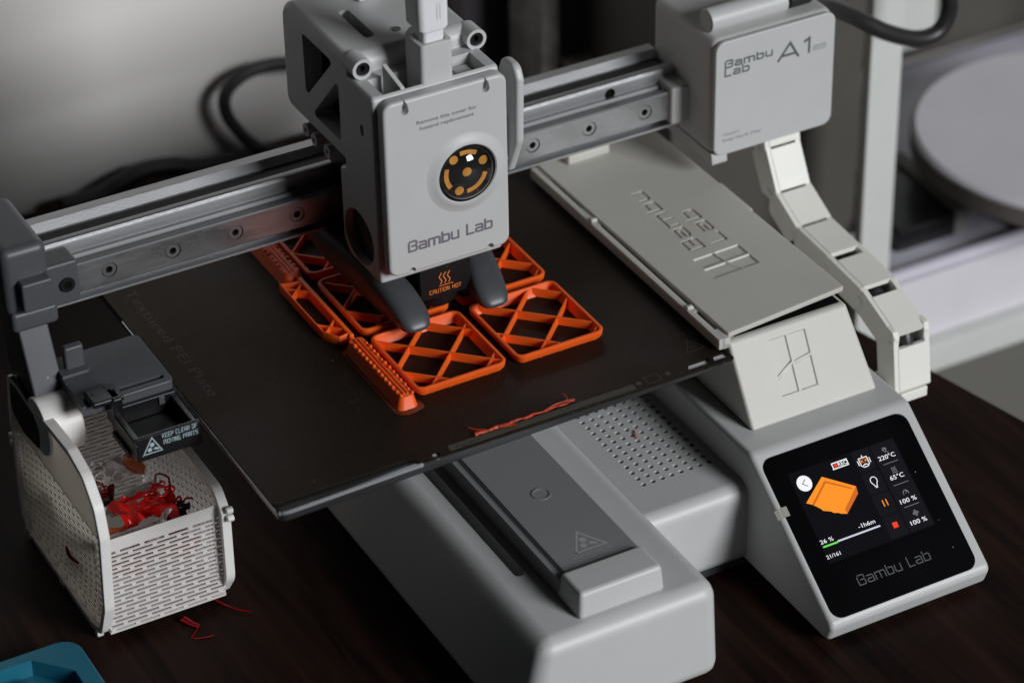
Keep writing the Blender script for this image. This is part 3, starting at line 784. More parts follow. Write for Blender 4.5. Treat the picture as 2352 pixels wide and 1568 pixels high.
for by, bz in ((15.0, 140.2), (8.0, 139.4), (-3.0, 140.0)):
    g = Geo(); ring(g, 'x', by, bz, 87.1, 94, 1.0, 2.6, 24); obj("pulley_bolt", g, "grey_plastic_soft", head)
    g = Geo(); cyl(g, 'x', by, bz, 87.4, 92, 1.6, 16); obj("bolt_core", g, "dark_plastic", head)
g = Geo(); rbox(g, 93, 134, -12.6, -1.0, 104, 134, 1); rbox(g, 93, 134, -8, 12, 128.5, 144, 1); obj("slide_carriage", g, "black_plastic", head)
g = Geo(); cyl(g, 'z', 112.9, -12.5, 187.9, 188.3, 1.7, 20); obj("top_screw", g, "dark_plastic", head)
# cover
g = Geo()
prism(g, rect(89.0, 138.6, 108.6, 180.2, 4.0, 6), 'y', -48.2, -42.6, 1.3, 4)
dc = V((121.2, -48.2, 144.3))
c = Geo(); cyl(c, 'y', dc.x, dc.z, -60, -45.6, 11.6, 48); cut(g, c)
c = Geo()
for nx, nz, s in ((97.7, 178.0, 1), (130.0, 178.0, 1), (98.2, 109.0, -1), (130.3, 109.2, -1)):
    pts = [(nx+1.4*math.cos(t*math.pi/8), nz+1.4*math.sin(t*math.pi/8)+0.6) for t in range(17)] if s < 0 else \
          [(nx+1.45*math.cos(math.pi+t*math.pi/8), nz-2.0+1.45*math.sin(math.pi+t*math.pi/8)) for t in range(9)]+[(nx+1.1, nz+0.2), (nx, nz+2.4), (nx-1.1, nz+0.2)]
    prism(c, pts, 'y', -50, -45.2)
cut(g, c)
cover = obj("front_cover", g, "grey_plastic", head)
g = Geo()   # raised collar round the lens
lathe(g, [(11.5, -2), (11.5, 0.9), (11.9, 1.35), (12.6, 1.3), (13.6, 0.9), (14.9, 0.3), (16.2, -0.02), (16.2, -0.6)], dc, (0, -1, 0), 56); obj("lens_collar", g, "grey_plastic", head)
g = Geo(); lathe(g, [(11.45, -1.0), (0, -1.0)], dc, (0, -1, 0), 40); lathe(g, [(11.45, -1.0), (11.45, 1.0), (11.1, 1.0), (11.1, -0.9)], dc, (0, -1, 0), 40); obj("lens_backing", g, "lens_black", head)
def gold(g):
    O = dc+V((0, 0.9, 0))
    def dsc(a, b, r): poly_on(g, circle(a, b, r, 20), O, X, Z, 0.05)
    dsc(0.4, -0.2, 1.75)
    for ang in (128, 22, 248): dsc(7.3*math.cos(math.radians(ang)), 7.3*math.sin(math.radians(ang)), 1.7)
    for a0, a1 in ((62, 100), (165, 214), (278, 338)):
        draw(g, [[(7.6*math.cos(math.radians(a)), 7.6*math.sin(math.radians(a))) for a in range(a0, a1+1, 6)]], 1.7, O, X, Z, 0.06)
g = Geo(); gold(g); obj("orange_marking", g, "gold_mark", head, flat=True, wn=False)
g = Geo(); lathe(g, [(11.0*math.cos(math.radians(a)), -0.4+5.6*math.sin(math.radians(a))) for a in range(0, 90, 6)]+[(0, 5.2)], dc, (0, -1, 0), 48)
obj("lens_dome", g, "clear_dome", head, angle=80, wn=False)
logo2(head, 97.0, 118.0, 34.0, 4.0, 0.86, -48.2, "print_mauve")
g = Geo(); text_on(g, "Remove this cover for", 1.5, (102.0, -48.2, 169.3), X, Z, 0.04, width=24.0, bold=0.012); text_on(g, "hotend replacement", 1.5, (103.3, -48.2, 166.7), X, Z, 0.04, width=21.6, bold=0.012)
obj("cover_lettering", g, "print_grey", head, flat=True, wn=False)
# connector tower and top details
g = Geo(); prism(g, fillet([(107.6, -42.4), (120.4, -42.4), (120.4, -30), (116, -26.5), (111, -26.5), (107.6, -30)], [1.6, 1.6, 3, 2, 2, 3], 4), 'z', 164, 196, 0.5, 2)
c = Geo(); prism(c, rect(109.3, 118.8, -40.9, -31.5, 1.5, 3), 'z', 192, 200); cut(g, c); obj("connector_tower", g, "grey_plastic", head)
g = Geo(); hexa(g, [(99.8, -41.2, 166.4), (101.6, -41.2, 166.4), (99.2, -31.6, 166.4), (97.4, -31.6, 166.4)], [(99.8, -41.2, 181.2), (101.6, -41.2, 181.2), (99.2, -31.6, 187.0), (97.4, -31.6, 187.0)], 0.4, 2); obj("latch_tab", g, "grey_plastic", head)
g = Geo(); rbox(g, 122.5, 131.5, -41, -30.5, 166.4, 177.5, 0.8); obj("inner_block", g, "grey_plastic_soft", head)
g = Geo(); cyl(g, 'y', 123.0, 178.5, -41.2, -36, 1.3, 16); obj("inner_pin", g, "screw_steel", head)
g = Geo()
prism(g, fillet([(-49.0, 176), (-46.5, 181.0), (-37.5, 181.0), (-33.5, 172), (-33.0, 142), (-37, 133.5), (-41, 134.5), (-48.0, 150)], [3.5, 4, 5, 5, 4, 2.5, 2.5, 6], 6), 'x', 142.0, 145.4, 1.2, 4)
rbox(g, 137.5, 143, -42, -33, 140, 158, 0.5); obj("release_clip", g, "grey_plastic", head)
g = Geo(); rbox(g, 110, 119, 12, 24, 188, 196, 1.5); obj("filament_inlet", g, "label_white", head)
# hotend and ducts
g = Geo(); prism(g, fillet([(104.0, 90.2), (125.0, 90.2), (125.0, 106), (104.0, 106)], [2.2, 2.2, 0, 0], 4), 'y', -42.2, -24, 0.6, 2); obj("hotend_sleeve", g, "black_plastic", head)
g = Geo(); lathe(g, [(9.0, 22), (9.0, 3.6), (8.4, 2.2), (7.0, 1.2), (2.0, 0.9), (0.6, 0.1), (0, 0.1)], (114, -33, 83.6), (0, 0, 1), 36); obj("nozzle", g, "black_plastic", head)
g = Geo(); O = V((107.7, -42.2, 93.2))
for k in range(3):
    draw(g, [[(4.6+k*1.9+0.5*math.sin(t*0.9)-0.2*k, 2.9+t*0.55) for t in range(9)]], 0.42, O, X, Z)
draw(g, [[(4.1, 2.0), (9.6, 2.0)]], 0.34, O, X, Z)
st, wd = strokes("CAUTION HOT", 1.5, 0.32); k = 13.0/wd
draw(g, [[(a*k, b-0.6) for a, b in p] for p in st], 0.25, O, X, Z); obj("hot_warning", g, "print_orange", head, flat=True, wn=False)
def duct(x_of):
    rings = []
    secs = [(14, 92.5, 107, 10.5), (4, 89, 106, 11.5), (-10, 87, 105.2, 12.5), (-22, 85.8, 103.8, 13.2), (-32, 85.1, 101.2, 13.8), (-39, 84.8, 98.6, 13.8), (-44, 84.7, 95.9, 13.4), (-47.6, 84.8, 93.4, 12.8), (-50.2, 85.0, 91.2, 11.6), (-52.0, 85.5, 89.4, 9.6), (-53.0, 86.1, 88.0, 6.6), (-53.3, 86.6, 87.2, 3.4)]
    for y, z0, z1, w in secs:
        xc = x_of(y); zc = (z0+z1)/2; hh = (z1-z0)/2; ww = w/2; r = []
        for t in range(24):
            a = 2*math.pi*t/24; ca, sa = math.cos(a), math.sin(a)
            e = 0.72
            r.append((xc+ww*math.copysign(abs(ca)**e, ca), y, zc+hh*math.copysign(abs(sa)**e, sa)))
        rings.append(r)
    g = Geo(); loft(g, rings); return g
obj("cooling_duct", duct(lambda y: 89.6+max(0, min(1, (12-y)/60))*8.0), "duct_plastic", head, angle=60)
obj("cooling_duct", duct(lambda y: 138.2-max(0, min(1, (12-y)/60))*8.0), "duct_plastic", head, angle=60)

# ================================================================== BUILD PLATE AND WHAT LIES ON IT
PZ = 79.3
g = Geo()
prism(g, fillet([(9.6, -113.2), (61.5, -113.2), (66.5, -117.4), (193.6, -117.4), (193.6, 71.5), (9.6, 71.5)], [1.5, 2, 2, 1.6, 2, 2], 4), 'z', 78.6, PZ, 0.12, 1)
c = Geo()
prism(c, fillet([(174.6, -115.4), (183.6, -115.4), (185.4, -112.0), (177.0, -112.0)], 0.4, 2), 'z', 77, 81)
prism(c, fillet([(185.8, -115.2), (192.0, -115.2), (192.2, -111.8), (187.4, -111.8)], 0.4, 2), 'z', 77, 81)
cyl(c, 'z', 71.6, -115.4, 77, 81, 1.45, 20)
cut(g, c)
plate = obj("build_plate", g, "pei_plate", label="dark bronze textured build plate under the orange prints", category="build plate", wn=False)
mat("plate_text", (0.042, 0.034, 0.027), 0.5, spec=.25); mat("plate_print", (0.075, 0.066, 0.055), 0.5, spec=.3); mat("plate_band", (0.070, 0.066, 0.052), 0.5, spec=.3); mat("plate_dark", (0.022, 0.018, 0.014), 0.5, spec=.3)
g = Geo(); sheet(g, [(77.0, -116.2, PZ+.02), (152.6, -116.2, PZ+.02), (152.9, -112.9, PZ+.02), (77.4, -112.9, PZ+.02)]); obj("grey_band", g, "plate_band", plate, flat=True, wn=False)
g = Geo(); text_on(g, "Align here", 1.6, (79.5, -115.5, PZ+.03), X, Y, 0.02, width=9.5); obj("band_lettering", g, "plate_dark", plate, flat=True, wn=False)
g = Geo(); O = V((180.4, -105.6, PZ))
draw(g, [[(0, 0), (7.6, 0), (3.8, 6.8), (-0.2, -0.35)]], 0.28, O, X, Y)
for k in range(3): draw(g, [[(2.7+k*0.95+0.2*math.sin(t*1.1), 1.2+t*0.4) for t in range(6)]], 0.2, O, X, Y, 0.03)
draw(g, [[(158, -115.6), (163.6, -115.6), (163.6, -111.4), (158, -111.4), (158, -115.8)]], 0.3, V((0, 0, PZ)), X, Y)
poly_on(g, circle(155, -113.6, 1.1, 14), V((0, 0, PZ)), X, Y, 0.03); poly_on(g, circle(167.2, -113.4, 1.1, 14), V((0, 0, PZ)), X, Y, 0.03)
obj("plate_symbol", g, "plate_print", plate, flat=True, wn=False)
g = Geo(); text_on(g, "Bambu Textured PEI Plate", 4.2, (17.4, 67.5, PZ), -Y, X, 0.03, width=111); obj("plate_lettering", g, "plate_text", plate, flat=True, wn=False)

PT = 83.3
def frame_part(x0, x1, y0, y1, name, label):
    root = empty(name, ((x0+x1)/2, (y0+y1)/2, PZ), label, "printed part", "orange lattice frames on the build plate")
    g = Geo()
    def ringpts(off, z): return [(u, v, z) for u, v in rect(x0+off, x1-off, y0+off, y1-off, max(0.8, 3.6-off), 5)]
    rings = [ringpts(1.5, PZ+0.03), ringpts(0.25, PZ+1.7), ringpts(0.0, PT-0.35), ringpts(0.35, PT), ringpts(1.15, PT), ringpts(1.5, PT-0.35), ringpts(1.7, PZ+1.6), ringpts(2.7, PZ+0.03)]
    bm = bmesh.new(); R = [[bm.verts.new(p) for p in r] for r in rings]; n = len(R[0])
    for a in range(len(R)):
        A, B = R[a], R[(a+1) % len(R)]
        for i in range(n): bm.faces.new((A[i], A[(i+1) % n], B[(i+1) % n], B[i]))
    g.merge(bm)
    obj("frame_wall", g, "orange_pla", root, angle=50)
    ix0, ix1, iy0, iy1 = x0+1.3, x1-1.3, y0+1.3, y1-1.3
    for sgn, base, step in ((1, 14.0, 23.0), (-1, 147.0, 22.3)):
        for k in range(-4, 9):
            cst = base+step*k
            # x + sgn*y = cst
            pts = []
            for xx in (ix0, ix1):
                yy = (cst-xx)*sgn
                if iy0 <= yy <= iy1: pts.append((xx, yy))
            for yy in (iy0, iy1):
                xx = cst-sgn*yy
                if ix0 < xx < ix1: pts.append((xx, yy))
            if len(pts) < 2: continue
            p, q = V(pts[0]), V(pts[1])
            if (p-q).length < 3: continue
            d = (q-p).normalized(); nn = V((-d.y, d.x))*0.28; g = Geo()
            zt = PT-0.5-(0.05 if sgn < 0 else 0)
            hexa(g, [(*(p+nn), PZ+0.03), (*(q+nn), PZ+0.03), (*(q-nn), PZ+0.03), (*(p-nn), PZ+0.03)][::-1], [(*(p+nn), zt), (*(q+nn), zt), (*(q-nn), zt), (*(p-nn), zt)][::-1])
            obj("lattice_rib", g, "orange_pla", root, wn=False)
    return root
frame_part(81.4, 118.6, -82.8, -42.4, "lattice_print", "orange lattice frame in the front row, next to the beaded strip")
frame_part(122.2, 159.4, -82.8, -42.4, "lattice_print", "orange lattice frame nearest the white screen end of the plate")
frame_part(122.2, 159.6, -38.6, 1.8, "lattice_print", "orange lattice frame behind the nozzle on the right, half hidden by the toolhead")
frame_part(81.0, 118.4, -38.8, 1.6, "lattice_print", "orange lattice frame under the left cooling duct, middle row")
frame_part(81.0, 118.4, 5.6, 46.0, "lattice_print", "orange lattice frame in the back row under the metal beam")

def bead_strip(x0, x1, y0, y1, label, brim):
    root = empty("printed_strip", ((x0+x1)/2, (y0+y1)/2, PZ), label, "printed part", "long orange strips along the left of the prints")
    g = Geo(); zt = PT+1.0
    bot = fillet([(x0-0.8, y0-1.2), (x1+0.6, y0-1.2), (x1+0.6, y1+0.6), (x0-0.8, y1+0.6)], 2.4, 6); top = fillet([(x0+0.9, y0+0.8), (x1-0.2, y0+0.8), (x1-0.2, y1), (x0+0.9, y1)], 1.8, 6)
    loft(g, [[(u, v, PZ+0.25) for u, v in bot], [(u*0.6+a*0.4, v*0.6+b*0.4, PZ+1.6) for (u, v), (a, b) in zip(bot, top)], [(u, v, zt-0.6) for u, v in top], [(u, v, zt-0.4) for u, v in top]])
    obj("strip_body", g, "orange_pla", root)
    g = Geo()
    mx = (x0+x1)/2+0.3
    rbox(g, mx-1.0, mx-0.4, y0+2.0, y1-1, zt-0.5, zt+0.15, 0.15, 1); rbox(g, mx+0.6, mx+1.1, y0+2.4, y1-1.6, zt-0.5, zt+0.05, 0.12, 1)
    obj("strip_ridge", g, "orange_pla", root)
    nb = int((y1-y0-3)/3.05)
    g0 = Geo(); bmx = bmesh.new(); bmesh.ops.create_icosphere(bmx, subdivisions=2, radius=0.95); bmesh.ops.scale(bmx, vec=(0.75, 1.0, 0.7), verts=bmx.verts[:]); bmesh.ops.translate(bmx, vec=(x0+1.7, y0+2.2, zt-0.25), verts=bmx.verts[:]); g0.merge(bmx)
    first = obj("strip_bead", g0, "orange_pla", root, wn=False)
    for k in range(nb):
        for s in (0, 1):
            if k == 0 and s == 0: continue
            o = first.copy(); col.objects.link(o)
            o.location = first.location+V((s*(x1-x0-2.3)+rnd.uniform(-.15, .15), k*3.05+rnd.uniform(-.25, .25), rnd.uniform(-.12, .1)))*S
            o.rotation_euler = (0, 0, rnd.uniform(-.4, .4)); f = rnd.uniform(.8, 1.12); o.scale = (f, f, f)
    if brim:
        g = Geo()
        out = fillet([(x0-2.3, y0-2.0), (x0+1.5, y0-4.0), (x1-1.2, y0-3.4), (x1+2.2, y0-2.6), (x1+2.4, y0+1.0), (x1+0.9, y0+4), (x1+0.7, y1), (x0-2.2, y1+1.0)], [3.5, 3, 2, 2, 2, 2, 1, 2.5], 6)
        prism(g, out, 'z', PZ+0.02, PZ+0.22, 0.06, 1)
        obj("brim", g, "orange_brim", root)
    return root
bead_strip(72.6, 79.4, -85.5, -42.0, "orange beaded strip with a thin brim at the front left of the prints", True)
bead_strip(71.6, 79.2, 8.5, 52.0, "orange beaded strip at the back, passing under the metal beam", False)

root = empty("printed_strip", (72, -14, PZ), "orange open strip with triangular cells between the two beaded strips", "printed part", "long orange strips along the left of the prints")
g = Geo()
for a, b in (((77.0, -38.0), (77.0, 6.5)), ((68.8, 6.5), (68.8, -31.0)), ((68.8, -31.0), (72.4, -37.2)), ((72.4, -37.2), (77.0, -36.4)), ((68.8, 6.0), (77.0, 4.0))):
    p, q = V(a), V(b); d = (q-p).normalized(); nn = V((-d.y, d.x))*(1.3 if a[0] == 77.0 else 0.45)
    p = p-d*0.3; q = q+d*0.3
    zt = PT-0.2-0.02*rnd.random()
    hexa(g, [(*(p+nn), PZ+.03), (*(q+nn), PZ+.03), (*(q-nn), PZ+.03), (*(p-nn), PZ+.03)][::-1], [(*(p+nn*.6), zt), (*(q+nn*.6), zt), (*(q-nn*.6), zt), (*(p-nn*.6), zt)][::-1], 0.2, 2)
obj("strip_wall", g, "orange_pla", root, wn=False)
for a, b in (((69, -25), (76.5, -33)), ((69, -32), (76.5, -25)), ((69, 3.5), (76.5, -4)), ((69, -3.5), (76.5, 3.5))):
    p, q = V(a), V(b); d = (q-p).normalized(); nn = V((-d.y, d.x))*0.25; zt = PT-0.6-0.03*rnd.random(); g = Geo()
    hexa(g, [(*(p+nn), PZ+.03), (*(q+nn), PZ+.03), (*(q-nn), PZ+.03), (*(p-nn), PZ+.03)][::-1], [(*(p+nn), zt), (*(q+nn), zt), (*(q-nn), zt), (*(p-nn), zt)][::-1])
    obj("lattice_rib", g, "orange_pla", root, wn=False)

# purge line on the front edge of the plate
g = Geo()
P = [(88.4+i*2.05, -112.4+0.22*math.sin(i*1.7)+0.03*i, PZ+0.5+0.08*math.sin(i*2.3)) for i in range(21)]
tube(g, P, lambda t: 0.62-0.3*t+0.16*math.sin(t*37)*(1-t*.5)+0.08*math.sin(t*91), 8, 4)
tube(g, [(95, -112.8, PZ+.6), (90.5, -110.6, PZ+.9), (88.2, -108.3, PZ+1.2)], 0.28, 6, 4)
tube(g, [(98.5, -112.6, PZ+.6), (102.5, -113.4, PZ+.5), (104.0, -114.2, PZ+.5)], 0.5, 6, 4)
tube(g, [(126, -111.8, PZ+.6), (127.5, -109.6, PZ+1.0), (127.0, -107.4, PZ+1.6)], 0.3, 6, 4)
tube(g, [(118, -111.8, PZ+.5), (123, -111.0, PZ+.8), (129.4, -111.4, PZ+.6)], 0.4, 6, 4)
obj("purge_line", g, "orange_purge", label="ragged dark orange filament line on the front edge of the plate", category="filament scrap")
g = Geo(); tube(g, [(168.2, -88.5, 38.2), (167.0, -91.2, 38.5), (166.2, -93.6, 38.3)], lambda t: 0.16+0.25*t*(1-t), 6, 6)
obj("red_hair", g, "red_scrap", label="tiny red filament sliver lying on the vent holes", category="filament scrap")

# ================================================================== WHITE PRINTED COVER
cov = empty("cover_box", (220, -60, 54), "white printed cover box behind the screen, engraved with a logo", "cover")
g = Geo()
hexa(g, [(194.9, -128.4, 52.25), (250.2, -128.4, 52.25), (250.2, 30, 52.25), (194.9, 30, 52.25)], [(194.0, -111.6, 82.6), (245.8, -111.6, 82.6), (245.8, 30, 82.6), (194.0, 30, 82.6)], 1.3, 3)
# engraved mark on the sloping front
fB = V((0, -128.4, 52.25)); fT = V((0, -111.6, 82.6)); fW = (fT-fB).normalized(); fU = X; fN = fU.cross(fW)
O = V((210.7, 0, 0))+fB+fW*9.6
k = 1.0
quads = [[(0.3, 0.0), (6.6, 0.0), (6.6, 9.6), (0.3, 5.6)], [(0.3, 7.6), (6.6, 11.6), (6.6, 20.6), (0.3, 20.6)],
         [(8.6, 0.0), (15.0, 0.0), (15.0, 10.6), (8.6, 9.4)], [(8.6, 11.2), (15.0, 12.4), (15.0, 20.6), (8.6, 20.6)]]
def engr(g, quads, O, U, W, depth):
    Nn = V(U).cross(V(W))
    for q in quads:
        cx = sum(a for a, b in q)/4; cy = sum(b for a, b in q)/4
        def gr(a, b, k): return (a+math.copysign(k, a-cx), b+math.copysign(k, b-cy))
        bm = bmesh.new(); T = [bm.verts.new(O+V(U)*gr(a, b, .55*(1+depth)/depth-.15)[0]+V(W)*gr(a, b, .55*(1+depth)/depth-.15)[1]+Nn*1.0) for a, b in q]; B = [bm.verts.new(O+V(U)*gr(a, b, -.15)[0]+V(W)*gr(a, b, -.15)[1]-Nn*depth) for a, b in q]
        bm.faces.new(T); bm.faces.new(B)
        for i in range(4): bm.faces.new((T[i], T[(i+1) % 4], B[(i+1) % 4], B[i]))
        bmesh.ops.recalc_face_normals(bm, faces=bm.faces[:]); c = Geo(); c.merge(bm); cut(g, c)
engr(g, quads, O, fU, fW, 0.6)
obj("cover_shell", g, "white_pla", cov)
g = Geo(); rbox(g, 198, 244, -109.5, 26.5, 82.65, 82.9); obj("lid_gap_shade", g, "void_black", cov, wn=False)  # black sheet painting the shade of the gap under the lid
# lid, engraved
g = Geo()
prism(g, fillet([(194.4, -111.0), (246.8, -108.0), (246.0, 30), (193.0, 30)], [0.8, 0.8, 2, 2], 3), 'z', 84.0, 86.2, 0.45, 2)
lO = V((0, 0, 86.2)); lU = V((0, 1, 0)); lW = V((-1, 0, 0))      # text runs towards the back, its top towards the bed
# word reads from the logo end backwards: baseline on the right
c = Geo()
st, wd = strokes("Bambu", 6.0, 0.28); kk = 46.5/wd
draw(c, [[(a*kk, b) for a, b in p] for p in st], 1.05, (217.6, -57.0, 86.2), lU, lW, 0.6, 0.85)
st, wd = strokes("Lab", 6.0, 0.28); kk = 25.0/wd
draw(c, [[(a*kk, b) for a, b in p] for p in st], 1.05, (227.4, -57.0, 86.2), lU, lW, 0.6, 0.85)
cut(g, c, True)
O = V((228.6, -77.4, 86.2))
engr(g, [[(a*14.6/15.0*0.98, b*0.92) for a, b in q] for q in quads], O, lU, lW, 0.6)
for v in g.bm.verts: v.co.z += max(0.0, (v.co.x-194)/53)*1.7
obj("lid", g, "white_pla", cov, angle=30)
g = Geo()
rbox(g, 189.9, 192.4, -112.0, 30, 80.6, 85.2, 0.5, 2)
for a, b in ((-112, -104.5), (-91, -86), (-21, -6), (17, 30)): rbox(g, 191.5, 194.8, a, b, 81.0, 85.0, 0.4, 2)
rbox(g, 191.5, 194.5, -112, 30, 80.7, 82.0)
for yy in (-88.5, -17.5): rbox(g, 190.2, 193.0, yy-1.0, yy+1.0, 84.6, 86.4, 0.6, 3)
obj("hinge_ledge", g, "white_pla", cov)
g = Geo(); rbox(g, 203, 222, 22, 29.5, 86.25, 90.5, 0.8, 3); obj("lid_grip", g, "white_pla", cov)
g = Geo(); rbox(g, 246.4, 252, -38, -14, 76, 83, 1.2, 3); obj("side_hinge", g, "white_pla", cov)

# ================================================================== CABLE CHAIN
chain = empty("cable_chain", (280, -60, 30), "white printed cable chain curving down beside the cover", "cable chain")
path = [(-11.0, 106), (-15.0, 92.0), (-23.6, 76.2), (-38.6, 68.8), (-60.5, 67.2), (-83.8, 65.0), (-107.0, 56.2), (-110.6, 31.5)]
CX0, CX1 = 272.3, 288.2
def off(p, q, t, d):
    a = V(p); b = V(q); u = (b-a).normalized(); n = V((u.y, -u.x)) if True else u
    # inward normal points to the back and below the path
    m = V((-u.y, u.x)); m = m if (m.x > 0 or m.y < 0) else -m
    if m.x < 0: m = -m
    return a+(b-a)*t+m*d
TH = 12.0
for i in range(len(path)-1):
    p, q = V(path[i]), V(path[i+1]); u = (q-p).normalized(); ln = (q-p).length
    m = V((-u.y, u.x));  m = m if m.x > 0 else -m
    g = Geo()
    def P2(t, d): return tuple(p+u*t+m*d)
    s0 = (0.5, 0.5, 0.5, 1.6, 4.4, 5.4, 6.4)[i]
    # outer plate
    bm_pts = [P2(s0, 0), P2(ln-0.4, 0), P2(ln-0.4, 2.0), P2(s0, 2.0)]
    prism(g, bm_pts, 'x', CX0+1.6, CX1-1.6, 0.3, 2)
    # side plates with rounded ends, alternately inset
    ins = 0.0 if i % 2 == 0 else 0.28
    side = fillet([P2(-1.2, 0.3), P2(ln+0.6, 0.3), P2(ln+2.2, TH*0.5), P2(ln-0.5, TH), P2(0.5, TH), P2(-2.6, TH*0.5)], [1.5, 1.5, 4, 2, 2, 4], 4)
    prism(g, side, 'x', CX0-0.4+ins, CX0+2.0+ins, 0.35, 2); prism(g, side, 'x', CX1-2.0-ins, CX1+0.4-ins, 0.35, 2)
    # inner plate
    prism(g, [P2(3, TH-2), P2(ln-2, TH-2), P2(ln-2, TH-0.4), P2(3, TH-0.4)], 'x', CX0+1.6, CX1-1.6)
    lk = obj("chain_link", g, "chain_pla", chain)
    g = Geo(); cyl(g, 'x', *P2(ln-0.2, TH*0.5), CX0-0.75, CX0+0.2, 1.9, 20, 0.2); obj("link_pin", g, "chain_pla", lk)
cp = []
for k in range(len(path)):
    d = V((0, 0))
    for j in (k-1, k):
        if 0 <= j < len(path)-1:
            u = (V(path[j+1])-V(path[j])).normalized(); m = V((-u.y, u.x)); d += m if m.x > 0 else -m
    q = V(path[k])+d.normalized()*6.4; cp.append((280.2, q.x, q.y))
g = Geo(); tube(g, cp, 3.6, 14, 5); obj("chain_cable", g, "cable_sheath", chain)
g = Geo(); rbox(g, CX0+1.8, CX1-1.8, -111.5, -98, 26.6, 31.0, 0.5); rbox(g, 256.0, CX1-3, -104, -96, 24, 34, 1.0); obj("chain_end", g, "chain_pla", chain)

# ================================================================== WASTE BASKET
bk = empty("waste_basket", (-14, -25, 0.5), "white slotted waste basket hanging below the left end of the beam", "basket")
prof = fillet([(18.6, 8), (18.6, 26), (17, 58), (13.8, 74.5), (5, 76), (-10, 74.5), (-28, 77), (-47, 78.2), (-60, 75), (-68.5, 66), (-71.0, 54), (-67.5, 20), (-60.5, 4.0), (-50, 0.6), (14, 0.6)], [0, 4, 6, 2, 6, 6, 8, 8, 8, 8, 8, 10, 8, 6, 7], 4)
def inset_prof(pts, d):
    n = len(pts); out = []
    for i in range(n):
        a = V(pts[i-1]); b = V(pts[(i+1) % n]); t = (b-a).normalized(); nn = V((-t.y, t.x)); p = V(pts[i])
        out.append((p, nn))
    area2 = sum(pts[i][0]*pts[(i+1) % n][1]-pts[(i+1) % n][0]*pts[i][1] for i in range(n))
    s = 1 if area2 > 0 else -1
    return [tuple(p+nn*d*s) for p, nn in out]
def rim(g, pts, x0, x1, w):
    inn = inset_prof(pts, w); bm = bmesh.new()
    rows = [[bm.verts.new((x, a, b)) for a, b in q] for x, q in ((x0, pts), (x1, pts), (x1, inn), (x0, inn))]
    n = len(pts)
    for k in range(4):
        A, B = rows[k], rows[(k+1) % 4]
        for i in range(n): bm.faces.new((A[i], A[(i+1) % n], B[(i+1) % n], B[i]))
    bmesh.ops.recalc_face_normals(bm, faces=bm.faces[:])
    g.merge(bm)
def span(pts, z):
    ys = []
    n = len(pts)
    for i in range(n):
        (a, b), (c_, d) = pts[i], pts[(i+1) % n]
        if (b-z)*(d-z) < 0: ys.append(a+(c_-a)*(z-b)/(d-b))
    return (min(ys), max(ys)) if len(ys) >= 2 else None
def slotted_side(x0, x1, pts, ztop):
    g = Geo(); inn = inset_prof(pts, 2.0); z = 2.6; row = 0
    while z < ztop:
        s = span(inn, z+0.45)
        if s:
            rbox(g, x0, x1, s[0], s[1], z, z+0.72)
            yb = s[0]+((row % 2)*4.6)
            while yb < s[1]-0.5:
                rbox(g, x0+0.05, x1-0.05, yb, min(yb+1.5, s[1]), z+0.65, z+1.75); yb += 9.2
        z += 1.7; row += 1
    return g, z
g = Geo(); rim(g, prof, -38.9, -35.2, 2.4); obj("left_rim", g, "basket_pla", bk, angle=50)
g, zt = slotted_side(-37.2, -36.5, prof, 50); obj("left_panel", g, "basket_flap", bk, wn=False)
up = [q for q in inset_prof(prof, 1.6)]
upper = []
n = len(up)
for i in range(n):
    a, b = V(up[i]), V(up[(i+1) % n])
    if a.y >= zt-0.6: upper.append(tuple(a))
    if (a.y-(zt-.6))*(b.y-(zt-.6)) < 0:
        t = ((zt-.6)-a.y)/(b.y-a.y); upper.append(tuple(a+(b-a)*t))
g = Geo(); prism(g, upper, 'x', -37.3, -36.1); obj("left_upper_panel", g, "basket_flap", bk, wn=False)
prof_r = fillet([(18.6, 8), (18.6, 44), (12, 52), (-30, 52.2), (-60, 52.0), (-66.5, 45), (-66.0, 14), (-58, 3.0), (-50, 0.6), (14, 0.6)], [0, 5, 5, 0, 7, 4, 10, 6, 5, 7], 4)
g = Geo(); rim(g, prof_r, 9.0, 12.4, 2.2); obj("right_rim", g, "basket_pla", bk, angle=50)
g, zt = slotted_side(10.0, 10.7, prof_r, 49.5); obj("right_panel", g, "basket_wall", bk, wn=False)
def slotted_cross(y0, y1, z0, z1, solid, lean=0.0):
    g = Geo(); z = z0; row = 0
    while z < z1-solid:
        rbox(g, -36.0, 9.6, y0, y1, z, z+0.72)
        xb = -35.5+((row % 2)*4.7)
        while xb < 9:
            rbox(g, xb, min(xb+1.7, 9.5), y0+0.04, y1-0.04, z+0.65, z+1.85); xb += 9.4
        z += 1.8; row += 1
    rbox(g, -36.0, 9.6, y0, y1, z, z1, 0.2, 1)
    return g
obj("front_panel", slotted_cross(-62.3, -61.6, 4.5, 46.0, 6.5), "basket_wall", bk, wn=False)
obj("back_panel", slotted_cross(15.0, 15.8, 3.0, 56.0, 3.0), "basket_wall", bk, wn=False)
g = Geo(); rbox(g, -36, 9.8, -52, 15, 1.2, 2.6); prism(g, [(-62.4, 5.4), (-60.6, 5.4), (-51, 2.0), (-51, 1.0), (-55, 1.6)], 'x', -36, 9.8); obj("basket_floor", g, "basket_pla", bk, wn=False)
g = Geo()   # collar clamped round the arm
cyl(g, 'x', -15.2, 68.6, -38.8, -24.4, 11.2, 40, 0.8)
obj("arm_collar", g, "basket_pla", bk, angle=40)
